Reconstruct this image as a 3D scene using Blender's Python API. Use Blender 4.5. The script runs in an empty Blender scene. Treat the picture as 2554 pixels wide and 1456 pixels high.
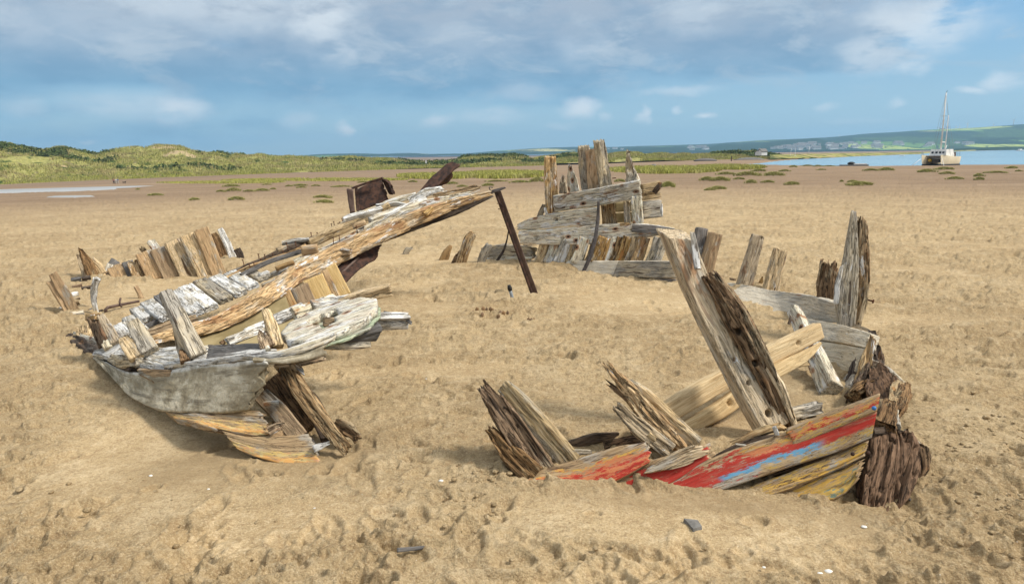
import bpy, bmesh, math, random
import numpy as np
from mathutils import Vector, Matrix
random.seed(7); RS = np.random.RandomState(11)
SC = bpy.context.scene; COL = SC.collection
# ---------------------------------------------------------------- camera
PITCH = math.radians(10.5); FPX = 1844.0; CU, CV = 1277.0, 728.0; EYE = 1.6
cd = bpy.data.cameras.new('camera'); cam = bpy.data.objects.new('camera', cd); COL.objects.link(cam)
cd.sensor_width = 36; cd.lens = 36*FPX/2554; cd.clip_start = 0.05; cd.clip_end = 20000
CM = Matrix.Rotation(math.pi/2-PITCH, 3, 'X') @ Matrix.Rotation(-0.012, 3, 'Z')
cam.matrix_world = Matrix.Translation((0, 0, EYE)) @ CM.to_4x4()
SC.camera = cam
CAMP = Vector((0, 0, EYE)); FWD = CM @ Vector((0, 0, -1))
def ray(u, v): return CM @ Vector(((u-CU)/FPX, (CV-v)/FPX, -1))
def at(u, v, Y):
    r = ray(u, v); return CAMP + r*(Y/r.y)
def vh(u): return 386-(u-1277)*0.012
# zoomed crops the measurements were taken in
def rr(x0, y0, s, k=0.633433): return lambda x, y: ((x/s+x0)*k, (y/s+y0)*k)
r1 = rr(150, 850, 2.24); r2 = rr(900, 600, 2.0432); r3 = rr(500, 1000, 1.6175); r4 = rr(1700, 500, 2.08)
r5 = rr(2500, 800, 1.6175); r6 = rr(1800, 1350, 1.30974); r7 = rr(2800, 300, 2.073); r8 = rr(0, 500, 1.7027)
r9 = rr(3000, 1300, 2.0227)
# ---------------------------------------------------------------- noise
PERM = RS.permutation(256); PERM = np.concatenate([PERM, PERM, PERM])
GR = RS.normal(size=(256, 3)); GR /= np.linalg.norm(GR, axis=1)[:, None]
def pn(x, y, z=None):
    x = np.asarray(x, float); y = np.asarray(y, float); z = np.zeros_like(x) if z is None else np.asarray(z, float)+0*x
    xi = np.floor(x).astype(int); yi = np.floor(y).astype(int); zi = np.floor(z).astype(int)
    xf = x-xi; yf = y-yi; zf = z-zi; xi &= 255; yi &= 255; zi &= 255
    u = xf*xf*xf*(xf*(xf*6-15)+10); v = yf*yf*yf*(yf*(yf*6-15)+10); w = zf*zf*zf*(zf*(zf*6-15)+10)
    def g(i, j, k):
        h = PERM[PERM[PERM[xi+i]+yi+j]+zi+k] if False else PERM[(PERM[(PERM[(xi+i) & 255]+yi+j) & 255]+zi+k) & 255]
        q = GR[h]; return q[..., 0]*(xf-i)+q[..., 1]*(yf-j)+q[..., 2]*(zf-k)
    a = g(0, 0, 0); a = a+u*(g(1, 0, 0)-a); b = g(0, 1, 0); b = b+u*(g(1, 1, 0)-b); a = a+v*(b-a)
    c = g(0, 0, 1); c = c+u*(g(1, 0, 1)-c); d = g(0, 1, 1); d = d+u*(g(1, 1, 1)-d); c = c+v*(d-c)
    return (a+w*(c-a))*1.5
def fb(x, y, z=None, o=3):
    s = 0; a = 1.0; f = 1.0; t = 0
    for i in range(o):
        s = s+a*pn(x*f+i*17.3, y*f+i*5.1, None if z is None else z*f+i*9.7); t += a; a *= .5; f *= 2.03
    return s/t
def ss(x, a=0., b=1.):
    t = np.clip((x-a)/(b-a), 0, 1); return t*t*(3-2*t)
# ---------------------------------------------------------------- ground shape
WZ = -0.75
def UU(x, y):
    az = np.arctan2(x, y); az = np.clip(az, -1.3, 1.3); return 1277+1875*np.tan(az)
NEAR = ([1850, 1900, 1987, 2110, 2262, 2385, 2554, 4000], [150, 140, 131, 117, 119, 126, 130, 130])
FAR = ([1850, 1896, 1993, 2079, 2299, 2415, 2554, 4000], [150, 161, 235, 283, 466, 1238, 1600, 1800])
MOUNDS = []   # (x, y, rx, ry, h)
def wmask(x, y):
    U = UU(x, y); d = np.hypot(x, y)
    m = np.minimum(d-np.interp(U, *NEAR), np.interp(U, *FAR)-d)
    return m
def zb(x, y):
    x = np.asarray(x, float); y = np.asarray(y, float)
    U = UU(x, y); d = np.hypot(x, y)
    k = np.interp(U, [-2000, 0, 950, 1362, 1700, 1900, 2554], [.0214, .0214, .0123, .009, .0055, .006, .006])
    fl = np.interp(U, [0, 950, 1362, 1600, 1750], [-4.6, -2.8, -2.1, -1.1, -.6])
    z = -k*np.maximum(0, d-22)**2/(np.maximum(0, d-22)+8)
    z = np.maximum(z, fl)
    z = z-1.6*ss(wmask(x, y), -1, 9)*(U > 1850)
    for (mx, my, rx, ry, h) in MOUNDS:
        z = z+h*np.exp(-((x-mx)/rx)**2-((y-my)/ry)**2)
    return z
def g(u, v):
    r = ray(u, v); t = max(.5, (EYE-.25)/max(-r.z, 1e-4)); p = CAMP.copy()
    last = CAMP+r*t*.5
    for i in range(900):
        p = CAMP+r*t
        if p.z < float(zb(p.x, p.y)): break
        last = p; t *= 1.03
    a, b = last, p
    for i in range(20):
        m = (a+b)/2
        if m.z < float(zb(m.x, m.y)): b = m
        else: a = m
    return b
def gY(u, v): return g(u, v).y
def mound(u, v, ru, rv, h):
    p = at(u, v, 1); r = ray(u, v); p = CAMP+r*(-EYE/r.z)
    d = p.y; MOUNDS.append((p.x, p.y, ru*d/FPX, rv, h))
mound(1650, 1330, 420, .22, .012)      
mound(1720, 1222, 420, .16, -.026)
mound(2190, 1215, 110, .28, -.075)    # scour at the stem foot
mound(1960, 1040, 300, .6, -.03)
mound(450, 1090, 260, .45, -.04)
mound(1350, 668, 330, .9, .07)
mound(520, 668, 260, .5, .07)
mound(1000, 640, 240, .8, .05)
mound(2450, 1100, 260, .8, .04)
# ---------------------------------------------------------------- objects
OFF = {}
def reg(o, label=None, cat=None, group=None, kind=None):
    if label: o['label'] = label
    if cat: o['category'] = cat
    if group: o['group'] = group
    if kind: o['kind'] = kind
    return o
def thing(name, label, cat, loc, group=None):
    o = bpy.data.objects.new(name, None); COL.objects.link(o); o.empty_display_size = .1
    o.location = loc; OFF[o] = Vector(loc); return reg(o, label, cat, group)
def mk(name, V, F, mat, parent=None, attrs=None, smooth=True, origin=None):
    V = np.asarray(V, float)
    off = OFF[parent] if parent is not None else (Vector(origin) if origin is not None else Vector((0, 0, 0)))
    me = bpy.data.meshes.new(name)
    me.from_pydata((V-np.array(off)).tolist(), [], F if isinstance(F, list) else F.tolist())
    if attrs:
        for n, a in attrs.items():
            at_ = me.attributes.new(n, 'FLOAT_VECTOR', 'POINT'); at_.data.foreach_set('vector', np.asarray(a, np.float32).ravel())
    if smooth: me.polygons.foreach_set('use_smooth', [True]*len(me.polygons))
    if mat: me.materials.append(mat)
    o = bpy.data.objects.new(name, me); COL.objects.link(o)
    if parent is not None: o.parent = parent; OFF[o] = OFF[parent]
    else: o.location = off; OFF[o] = off
    return o
SEED = [0.0]
def loft(name, C, W, N, mat, parent=None, rough=.004, crack=.006, rot=0., jag=.02, jagA=0., cut=(0, 0), cutA=(0, 0), holes=(), fc=32., p=10, res=1., origin=None, jf=1., rotside=None):
    """C centre line, W half width vectors, N half thickness vectors (given at a few stations)."""
    C = np.array([tuple(c) for c in C]); W = np.array([tuple(c) for c in W]); N = np.array([tuple(c) for c in N])
    seg = np.linalg.norm(np.diff(C, axis=0), axis=1); S = np.concatenate([[0], np.cumsum(seg)]); L = S[-1]
    dist = max(1.5, float(np.mean(np.linalg.norm(C-np.array(CAMP), axis=1))))
    st = min(max(dist*.0016, .0045), .05)/res
    M = int(np.clip(L/(st*1.6), 6, 150)); aw = np.mean(np.linalg.norm(W, axis=1)); an = np.mean(np.linalg.norm(N, axis=1))
    ka = int(np.clip(2*aw/st, 3, 40)); kb = int(np.clip(2*an/st, 2, 22))
    ab = [(-1+2*i/ka, -1) for i in range(ka)]+[(1, -1+2*i/kb) for i in range(kb)]+[(1-2*i/ka, 1) for i in range(ka)]+[(-1, 1-2*i/kb) for i in range(kb)]
    ab = np.array(ab, float); q = (np.abs(ab)**p).sum(1)**(1/p); ab = ab/q[:, None]
    K = len(ab); SEED[0] += 7.31; sd = SEED[0]
    def ip(A, s): return np.stack([np.interp(s, S, A[:, i]) for i in range(3)], -1)
    # smooth control curve
    if len(C) > 2:
        sf = np.linspace(0, L, 60); ker = np.ones(9)/9
        def sm(A):
            B = ip(A, sf); P = np.vstack([2*B[0]-B[4:0:-1], B, 2*B[-1]-B[-2:-6:-1]])
            return np.stack([np.convolve(P[:, i], ker, 'valid') for i in range(3)], -1)
        C2, W2, N2 = sm(C), sm(W), sm(N); S2 = sf
    else: C2, W2, N2, S2 = C, W, N, S
    def ip2(A, s): return np.stack([np.interp(s, S2, A[:, i]) for i in range(3)], -1)
    def pts(s, a, b, cap=False):
        w = ip2(W2, s); n = ip2(N2, s); wl = np.linalg.norm(w, axis=-1); nl = np.linalg.norm(n, axis=-1)
        pa = a*wl; pb = b*nl
        jn = lambda off: np.clip(.5+.9*fb(pa*55*jf+off, pb*55*jf+sd, o=2)+.5*pn(pa*16*jf+off, pb*16*jf+sd*2), 0, 1)
        f = s/L
        s2 = s-jag*jn(3.)*ss(f, .25, 1)+jagA*jn(31.)*ss(1-f, .25, 1)
        s2 = s2+(cut[0]*a+cut[1]*b)*ss(f, .5, 1)+(cutA[0]*a+cutA[1]*b)*ss(1-f, .5, 1)
        w = ip2(W2, s2); n = ip2(N2, s2)
        cc = ip2(C2, np.clip(s2, 0, L)); ex = (s2-np.clip(s2, 0, L))[..., None]
        T = (C2[-1]-C2[0])/L; cc = cc+ex*T
        wu = w/np.maximum(np.linalg.norm(w, axis=-1, keepdims=True), 1e-6); nu = n/np.maximum(np.linalg.norm(n, axis=-1, keepdims=True), 1e-6)
        if not cap:
            da = np.sign(a)*np.abs(a)**5/np.maximum(wl, .01); db = np.sign(b)*np.abs(b)**5/np.maximum(nl, .01); dl = np.hypot(da, db)+1e-9; da /= dl; db /= dl
            n1 = fb(s2*5+sd, pa*fc, pb*fc+sd, o=3)
            n2 = fb(s2*1.7+sd*2, pa*fc*.7, pb*fc*.7, o=2); rg = np.clip(1-np.abs(n2)*7, 0, 1)**2
            d = rough*(n1+.25*pn(s2*40+sd, pa*60, pb*60))+crack*rg
            if rot:
                n3 = fb(s2*2.2+sd*3, pa*fc*.55, pb*fc*.55+sd, o=3)
                m = rotside(a, b, f) if rotside else 1.
                d = d+rot*m*np.clip(n3*1.6+.25, 0, 1)
            d = np.minimum(d, .75*np.where(np.abs(da) > .7, wl, nl))
            for (hf, ha, hr, hd) in holes:
                dd = np.hypot(s2-hf*L, (a-ha)*wl); d = np.where(b > .5, d+hd*ss(1-dd/hr, 0, .5), d)
            pa = pa-d*da; pb = pb-d*db
        V = cc+wu*pa[..., None]+nu*pb[..., None]
        gr = np.stack([s2+sd, pa+sd*.37, pb], -1); stt = np.stack([f+0*a, (a+1)/2, (b+1)/2], -1)
        return V, gr, stt
    s = np.linspace(0, L, M+1)
    SS, A = np.meshgrid(s, ab[:, 0], indexing='ij'); _, B = np.meshgrid(s, ab[:, 1], indexing='ij')
    V, G, T = pts(SS, A, B)
    Vs = [V.reshape(-1, 3)]; Gs = [G.reshape(-1, 3)]; Ts = [T.reshape(-1, 3)]
    i = np.arange(M)[:, None]*K; j = np.arange(K)[None]; j2 = (j+1) % K
    F = [np.stack([i+j, i+j2, i+K+j2, i+K+j], -1).reshape(-1, 4)]
    base = (M+1)*K; T3 = []
    for end in (0, 1):
        prev = (M*K if end else 0)+np.arange(K); se = L if end else 0.
        for kk in (.82, .62, .42, .2):
            a, b = ab[:, 0]*kk, ab[:, 1]*kk
            v, g_, t = pts(np.full(K, se), a, b, True)
            Vs.append(v); Gs.append(g_); Ts.append(t); cur = base+np.arange(K); base += K
            q4 = np.stack([prev, np.roll(prev, -1), np.roll(cur, -1), cur], -1)
            F.append(q4 if end else q4[:, ::-1]); prev = cur
        T3.append(prev.tolist() if end else prev[::-1].tolist())
    faces = np.concatenate(F).tolist()+T3
    return mk(name, np.concatenate(Vs), faces, mat, parent, {'grain': np.concatenate(Gs), 'st': np.concatenate(Ts)}, origin=origin)
def timber(name, pts, w, mat, parent=None, th=.7, roll=0, wdir=None, **k):
    """pts [(u,v,Y)...]; w projected width(s) in photo units; th thickness / width."""
    P = [at(*q) if not isinstance(q, Vector) else q for q in pts]
    ws = w if isinstance(w, (list, tuple)) else [w]*len(P)
    C, W, N = [], [], []; ra = math.radians(roll)
    for i, q in enumerate(P):
        T = (P[min(i+1, len(P)-1)]-P[max(i-1, 0)]).normalized(); Vd = (q-CAMP)
        dep = Vd.dot(FWD); Vd.normalize()
        if wdir is not None:
            wd = Vector(wdir); Wd = (wd-T*wd.dot(T)).normalized()
        else: Wd = T.cross(Vd).normalized()
        Nd = T.cross(Wd).normalized()
        W2 = Wd*math.cos(ra)+Nd*math.sin(ra); N2 = Nd*math.cos(ra)-Wd*math.sin(ra)
        m = ws[i]*dep/FPX/(math.cos(ra)+th*abs(math.sin(ra)))
        C.append(q); W.append(W2*m/2); N.append(N2*m*th/2)
    return loft(name, C, W, N, mat, parent, **k)
def patch(name, top, bot, th, mat, parent=None, **k):
    if k.pop('clamp', False): bot = [(u, v, min(Y, gY(u, v)+.025)) for u, v, Y in bot]
    A = [at(*q) for q in top]; B = [at(*q) for q in bot]; C, W, N = [], [], []
    for i in range(len(A)):
        j0, j1 = max(i-1, 0), min(i+1, len(A)-1)
        T = ((A[j1]+B[j1])-(A[j0]+B[j0])).normalized(); w = (A[i]-B[i])/2
        n = T.cross(w).normalized(); C.append((A[i]+B[i])/2-n*th/2); W.append(w); N.append(n*th/2)
    return loft(name, C, W, N, mat, parent, **k)
def tube(P, R, n=8, closed=True):
    """simple tube mesh data through points with radii"""
    P = [Vector(p) for p in P]; V = []; F = []
    for i, q in enumerate(P):
        T = (P[min(i+1, len(P)-1)]-P[max(i-1, 0)]).normalized()
        a = T.orthogonal().normalized() if i == 0 else (a-T*a.dot(T)).normalized()
        b = T.cross(a); r = R[i] if isinstance(R, (list, tuple)) else R
        for k in range(n):
            t = 2*math.pi*k/n; V.append(tuple(q+a*r*math.cos(t)+b*r*math.sin(t)))
    for i in range(len(P)-1):
        for k in range(n): F.append([i*n+k, i*n+(k+1) % n, (i+1)*n+(k+1) % n, (i+1)*n+k])
    F.append(list(range(n))[::-1]); F.append([(len(P)-1)*n+k for k in range(n)]); return V, F
def box(c, sx, sy, sz, rot=0):
    V = []; cr, sr = math.cos(rot), math.sin(rot)
    for z in (-1, 1):
        for (a, b) in ((-1, -1), (1, -1), (1, 1), (-1, 1)):
            x, y = a*sx/2, b*sy/2; V.append((c[0]+x*cr-y*sr, c[1]+x*sr+y*cr, c[2]+z*sz/2))
    return V, [[3, 2, 1, 0], [4, 5, 6, 7], [0, 1, 5, 4], [1, 2, 6, 5], [2, 3, 7, 6], [3, 0, 4, 7]]
def join(*ms):
    V = []; F = []
    for v, f in ms:
        o = len(V); V += [tuple(q) for q in v]; F += [[i+o for i in q] for q in f]
    return V, F
def lump(c, r, sub=3, amp=.3, fr=1.5, sx=1, sy=1, sz=1, seed=0):
    bm = bmesh.new(); bmesh.ops.create_icosphere(bm, subdivisions=sub, radius=1)
    V = np.array([v.co[:] for v in bm.verts]); F = [[v.index for v in f.verts] for f in bm.faces]; bm.free()
    n = fb(V[:, 0]*fr+seed, V[:, 1]*fr+seed*2, V[:, 2]*fr, o=3)
    V = V*(1+amp*n)[:, None]*np.array([sx, sy, sz])*r+np.array(c); return V, F
# ---------------------------------------------------------------- materials
class NT:
    def __init__(s, nt): s.nt = nt
    def n(s, t, **k):
        nd = s.nt.nodes.new(t)
        for a, b in k.items():
            if a.startswith('_'): setattr(nd, a[1:], b)
        for a, b in k.items():
            if a.startswith('i'):
                sk = nd.inputs[int(a[1:])]
                if hasattr(b, 'is_output') or isinstance(b, bpy.types.NodeSocket): s.nt.links.new(b, sk)
                else: sk.default_value = b
        return nd
    def L(s, a, b): s.nt.links.new(a, b)
    def mth(s, op, a, b=0., c=None, clamp=False):
        k = dict(_operation=op, _use_clamp=clamp, i0=a, i1=b)
        if c is not None: k['i2'] = c
        return s.n('ShaderNodeMath', **k).outputs[0]
    def vm(s, op, a, b): return s.n('ShaderNodeVectorMath', _operation=op, i0=a, i1=b)
    def noise(s, vec, scale=(1, 1, 1), det=5, rough=.55, sc=1., dist=0.):
        v = s.vm('MULTIPLY', vec, scale).outputs[0]
        nd = s.n('ShaderNodeTexNoise', i0=v); nd.inputs['Scale'].default_value = sc; nd.inputs['Detail'].default_value = det
        nd.inputs['Roughness'].default_value = rough; nd.inputs['Distortion'].default_value = dist; return nd.outputs[0]
    def mr(s, v, a, b, c=0., d=1.):
        nd = s.n('ShaderNodeMapRange', _interpolation_type='SMOOTHSTEP'); s.L(v, nd.inputs[0])
        for i, q in enumerate((a, b, c, d)): nd.inputs[i+1].default_value = q
        return nd.outputs[0]
    def mix(s, f, a, b, mode='MIX'):
        nd = s.n('ShaderNodeMix', _data_type='RGBA', _blend_type=mode, _clamp_factor=True)
        for i, q in ((0, f), (6, a), (7, b)):
            if isinstance(q, bpy.types.NodeSocket): s.L(q, nd.inputs[i])
            elif i: nd.inputs[i].default_value = (*q, 1) if len(q) == 3 else q
            else: nd.inputs[i].default_value = q
        return nd.outputs[2]
    def ramp(s, f, stops, interp='LINEAR'):
        nd = s.n('ShaderNodeValToRGB', i0=f); cr = nd.color_ramp; cr.interpolation = interp
        while len(cr.elements) < len(stops): cr.elements.new(.5)
        for e, (p, c) in zip(cr.elements, stops): e.position = p; e.color = (*c, 1)
        return nd.outputs[0]
def newmat(name, rough=.85, spec=.25):
    m = bpy.data.materials.new(name); m.use_nodes = True; nt = NT(m.node_tree); b = m.node_tree.nodes['Principled BSDF']
    b.inputs['Roughness'].default_value = rough; b.inputs['Specular IOR Level'].default_value = spec; return m, nt, b
def bump(nt, b, h, strength=.5, dist=.01):
    bp = nt.n('ShaderNodeBump'); bp.inputs['Strength'].default_value = strength; bp.inputs['Distance'].default_value = dist
    nt.L(h, bp.inputs['Height']); nt.L(bp.outputs[0], b.inputs['Normal'])
def woodcol(nt, vec, light, mid, dark, grey=(.42, .39, .33), greyamt=.35, white=0., rust=0., crackw=.018, spots=0., wav=.045, da=.92):
    wv = nt.n('ShaderNodeTexNoise', i0=nt.vm('MULTIPLY', vec, (3.5, 9, 9)).outputs[0]); wv.inputs['Scale'].default_value = 1; wv.inputs['Detail'].default_value = 2
    vec0 = vec; vec = nt.vm('ADD', vec, nt.vm('MULTIPLY', nt.vm('SUBTRACT', wv.outputs[1], (.5, .5, .5)).outputs[0], (0, wav, wav)).outputs[0]).outputs[0]
    f1 = nt.noise(vec, (5, 120, 120), 5, .68); f2 = nt.noise(vec, (1.5, 26, 26), 7, .68, dist=.3); f3 = nt.noise(vec, (3.2, 7, 7), 5, .6); f4 = nt.noise(vec, (2.2, 11, 11), 4, .6)
    c = nt.mix(nt.mr(f1, .36, .64), mid, light)
    c = nt.mix(nt.mr(f4, .40, .62, 0, .55), c, mid)
    c = nt.mix(nt.mr(f3, .62-.25*greyamt, .70-.2*greyamt, 0, .8), c, grey)
    c = nt.mix(nt.mr(f2, .54, .64, 0, da), c, dark)
    if rust:
        r_ = nt.noise(nt.vm('ADD', vec, (3.1, 1.7, .3)).outputs[0], (3, 9, 9), 4, .6)
        c = nt.mix(nt.mr(r_, .66-.2*rust, .74-.14*rust, 0, .9), c, (.36, .18, .07))
    if white:
        w_ = nt.mth('ADD', nt.noise(nt.vm('ADD', vec, (7.7, 2.9, .9)).outputs[0], (4, 12, 12), 6, .7), nt.mth('MULTIPLY', f1, .25))
        c = nt.mix(nt.mr(w_, .80-.28*white, .84-.26*white, 0, .92), c, (.74, .73, .70))
    if spots:
        vo = nt.n('ShaderNodeTexVoronoi', i0=nt.vm('MULTIPLY', vec0, (5., 8., 0)).outputs[0]); vo.inputs['Scale'].default_value = 1
        sp_ = nt.mth('ADD', vo.outputs[0], nt.mth('MULTIPLY', f3, .12))
        c = nt.mix(nt.mr(sp_, .22, .34, .85, 0), c, (.33, .14, .05)); c = nt.mix(nt.mr(sp_, .15, .19, 1, 0), c, (.035, .018, .012))
    ln = nt.mth('ABSOLUTE', nt.mth('SUBTRACT', f2, .47))
    c = nt.mix(nt.mr(ln, 0, crackw, .9, 0), c, tuple(x*.45 for x in dark))
    h = nt.mth('ADD', nt.mth('MULTIPLY', f1, .5), nt.mth('ADD', nt.mr(ln, 0, .03, -.6, 0), nt.mth('MULTIPLY', f2, -.8)))
    return c, h, (f1, f2, f3, f4)
def wood(name, light, mid, dark, bmp=.9, **k):
    m, nt, b = newmat(name, .82, .2)
    vec = nt.n('ShaderNodeAttribute', _attribute_name='grain').outputs['Vector']
    light = tuple(min(x*1.12, .78) for x in light); mid = tuple(x*1.10 for x in mid); c, h, _ = woodcol(nt, vec, light, mid, dark, **k); rn = nt.n('ShaderNodeObjectInfo').outputs['Random']; hs = nt.n('ShaderNodeHueSaturation', i0=.5, i1=1., i3=1.); nt.L(nt.mr(nt.mth('FRACT', nt.mth('MULTIPLY', rn, 7.31)), 0, 1, .80, 1.16), hs.inputs['Value']); nt.L(nt.mr(rn, 0, 1, .82, 1.08), hs.inputs['Saturation']); nt.L(c, hs.inputs['Color']); c = hs.outputs[0]; nt.L(c, b.inputs['Base Color']); bump(nt, b, h, bmp, .010); return m
D0 = (.055, .03, .016)
M_TAN = wood('weathered_tan_wood', (.68, .54, .35), (.45, .325, .18), (.08, .042, .022), greyamt=.3, white=.15, rust=.15)
M_TANB = wood('plain_tan_board', (.52, .36, .19), (.37, .235, .115), (.16, .085, .04), greyamt=.25, rust=.2, crackw=.008, wav=.02, da=.5)
M_NEW = wood('pale_new_timber', (.60, .46, .25), (.43, .29, .13), (.20, .12, .055), greyamt=.15, grey=(.5, .44, .33), crackw=.006, wav=.012, da=.18, bmp=.35)
M_TANG = wood('pale_tan_planking', (.68, .60, .46), (.52, .44, .31), (.10, .06, .035), greyamt=.45, grey=(.50, .46, .38), rust=.2, crackw=.010, da=.45, bmp=.6)
M_GREY = wood('grey_driftwood', (.62, .54, .40), (.42, .34, .22), D0, greyamt=.7, grey=(.38, .35, .30), white=.1)
M_PALE = wood('bleached_wood', (.70, .65, .54), (.50, .43, .32), D0, greyamt=.7, grey=(.44, .42, .38), white=.75, rust=.05)
M_PALER = wood('bleached_rust_stained_wood', (.76, .69, .55), (.58, .48, .34), (.09, .045, .025), greyamt=.05, grey=(.60, .54, .43), white=.55, rust=.45, spots=1, da=.7)
M_HONEY = wood('honey_wood', (.60, .44, .23), (.42, .25, .10), (.07, .03, .015), greyamt=.4, grey=(.50, .42, .30), white=.35, rust=.62)
M_POST = wood('smooth_grey_brown_post', (.60, .48, .31), (.45, .33, .18), (.12, .06, .03), greyamt=.5, grey=(.48, .43, .34), rust=.35, white=.1, crackw=.012, da=.65)
M_ROT = wood('rotten_brown_wood', (.34, .22, .115), (.15, .085, .04), (.016, .009, .006), greyamt=.25, grey=(.46, .36, .22), rust=.25, crackw=.03)
M_ROTT = wood('splintered_wood', (.58, .44, .26), (.30, .18, .085), (.028, .015, .008), greyamt=.3, grey=(.50, .42, .30), white=.2, rust=.2, crackw=.03)
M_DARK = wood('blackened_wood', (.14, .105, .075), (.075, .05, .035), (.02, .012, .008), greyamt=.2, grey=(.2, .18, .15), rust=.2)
M_STEM = wood('wet_dark_stem_wood', (.22, .12, .055), (.105, .052, .022), (.014, .008, .005), greyamt=.15, grey=(.24, .19, .12), rust=.15)
M_SLATE = wood('dark_grey_board', (.22, .20, .185), (.15, .135, .12), (.05, .04, .035), greyamt=.8, grey=(.17, .165, .16), white=.15, rust=.2, crackw=.006)
def paint(name, stops, wear, flecks=None, sblue=None, leftred=False):
    """old paint in bands across the plank (st.y) worn through along the grain"""
    m, nt, b = newmat(name, .6, .35)
    vec = nt.n('ShaderNodeAttribute', _attribute_name='grain').outputs['Vector']
    st = nt.n('ShaderNodeSeparateXYZ', i0=nt.n('ShaderNodeAttribute', _attribute_name='st').outputs['Vector'])
    c, h, f = woodcol(nt, vec, (.50, .36, .2), (.33, .215, .11), (.06, .03, .015), greyamt=.45)
    t = nt.mth('SUBTRACT', 1., st.outputs[1]); n1 = nt.noise(vec, (7, 26, 26), 9, .82); n2 = nt.noise(vec, (14, 60, 60), 8, .8)
    tt = nt.mth('ADD', t, nt.mth('MULTIPLY', nt.mth('SUBTRACT', n1, .5), .85))
    pc = nt.ramp(tt, stops, 'CONSTANT')
    if leftred: pc = nt.mix(nt.mr(nt.mth('ADD', st.outputs[0], nt.mth('MULTIPLY', n1, .3)), .62, .66, 1, 0), pc, RED)
    if flecks:
        pc = nt.mix(nt.mr(nt.noise(nt.vm('ADD', vec, (5, 5, 5)).outputs[0], (16, 50, 50), 8, .8), .52, .54), pc, flecks[0])
        pc = nt.mix(nt.mr(nt.noise(nt.vm('ADD', vec, (9, 2, 5)).outputs[0], (12, 38, 38), 8, .8), .56, .58), pc, flecks[1])
    if sblue:
        lo, hi, s0, s1, bl = sblue
        cen = nt.mth('MULTIPLY', nt.mr(tt, lo-.03, lo), nt.mr(tt, hi, hi+.03, 1, 0))
        cen = nt.mth('MULTIPLY', cen, nt.mth('MULTIPLY', nt.mr(st.outputs[0], s0, s0+.04), nt.mr(st.outputs[0], s1-.06, s1, 1, 0)))
        pc = nt.mix(nt.mth('MULTIPLY', cen, nt.mr(n2, .40, .44)), pc, bl)
    pc = nt.mix(nt.mr(nt.noise(vec, (6, 45, 45), 7, .75), .50, .66, 0, .4), pc, (.40, .29, .19))
    front = nt.mr(st.outputs[2], .93, .98)
    wr = nt.ramp(nt.mth('ADD', tt, 0.), [(p, (w, w, w)) for p, w in wear])
    mask = nt.mth('MULTIPLY', nt.mth('GREATER_THAN', nt.mth('SUBTRACT', nt.mth('ADD', nt.mth('MULTIPLY', n2, .7), nt.mth('MULTIPLY', f[1], .3)), .0), wr), front)
    cc = nt.mix(mask, c, pc); nt.L(cc, b.inputs['Base Color'])
    hh = nt.mth('ADD', nt.mth('MULTIPLY', mask, .5), h); bump(nt, b, hh, .5, .006); return m
RED = (.44, .030, .016); ORG = (.56, .20, .08); SAL = (.62, .22, .11); YEL = (.60, .36, .07); BLU = (.13, .34, .52); OCH = (.5, .33, .08)
M_PA = paint('peeling_salmon_and_yellow_paint', [(0, OCH), (.20, YEL), (.34, ORG), (.48, RED), (.58, ORG), (.70, RED)], [(0, .9), (.2, .60), (.28, .51), (.45, .46), (.8, .42), (1, .42)], (ORG, RED))
M_PB = paint('glossy_red_paint', [(0, SAL), (.14, RED)], [(0, .8), (.2, .47), (.5, .40), (1, .38)])
M_PC = paint('red_paint_with_blue_streak', [(0, ORG), (.16, YEL), (.26, ORG), (.40, RED), (.72, OCH)], [(0, .7), (.1, .54), (.2, .49), (.45, .40), (.66, .44), (.75, .50), (1, .54)], None, (.60, .80, .30, .80, BLU), True)
M_PCR = paint('worn_orange_and_red_paint', [(0, YEL), (.18, ORG), (.36, SAL), (.46, RED), (.66, OCH)], [(0, .8), (.12, .52), (.3, .46), (.5, .43), (.7, .50), (1, .54)], (YEL, RED))
M_PD = paint('ochre_flecks_on_brown', [(0, OCH), (.5, YEL)], [(0, .50), (.5, .53), (1, .50)], (YEL, (.30, .17, .06)))
M_PE = paint('yellow_flaking_paint', [(0, YEL), (.5, OCH)], [(0, .50), (.5, .45), (1, .47)], (YEL, (.12, .22, .2)))
M_PO = paint('orange_paint_remains', [(0, (.52, .30, .18)), (.45, (.60, .42, .14)), (.74, (.62, .33, .10))], [(0, .66), (.4, .58), (.62, .50), (1, .46)], ((.58, .45, .2), (.55, .28, .14)))
def simple(name, col, rough=.7, spec=.3, metal=0, var=.12, scale=6., bmp=0., coord='Object', col2=None):
    m, nt, b = newmat(name, rough, spec); b.inputs['Metallic'].default_value = metal
    vec = nt.n('ShaderNodeTexCoord').outputs[coord]
    n = nt.noise(vec, (1, 1, 1), 6, .62, sc=scale)
    c2 = col2 or tuple(x*(1-3*var) for x in col)
    nt.L(nt.mix(nt.mr(n, .38, .62), c2, col), b.inputs['Base Color'])
    if bmp: bump(nt, b, n, .5, bmp)
    return m
M_RUST = simple('dark_rusty_iron', (.085, .042, .028), .8, .3, .1, .2, 18, .006, col2=(.03, .018, .015))
M_RUSTP = simple('brown_steel', (.13, .085, .065), .6, .4, .2, .1, 9, .002, col2=(.085, .05, .038))
M_NAIL = simple('rusty_nail_iron', (.16, .07, .035), .8, .3, .2, .2, 30)
M_IRON = simple('grey_iron_strap', (.10, .085, .08), .7, .4, .2, .15, 20, .003)
M_WHITE = simple('white_paint', (.78, .77, .74), .6, .3, 0, .05, 3)
M_CREAM = simple('cream_hull_paint', (.80, .70, .50), .5, .4, 0, .04, .8)
M_ANTI = simple('dark_antifouling', (.06, .06, .07), .7)
M_GLASS = simple('dark_window_glass', (.03, .035, .045), .15, .5)
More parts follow.
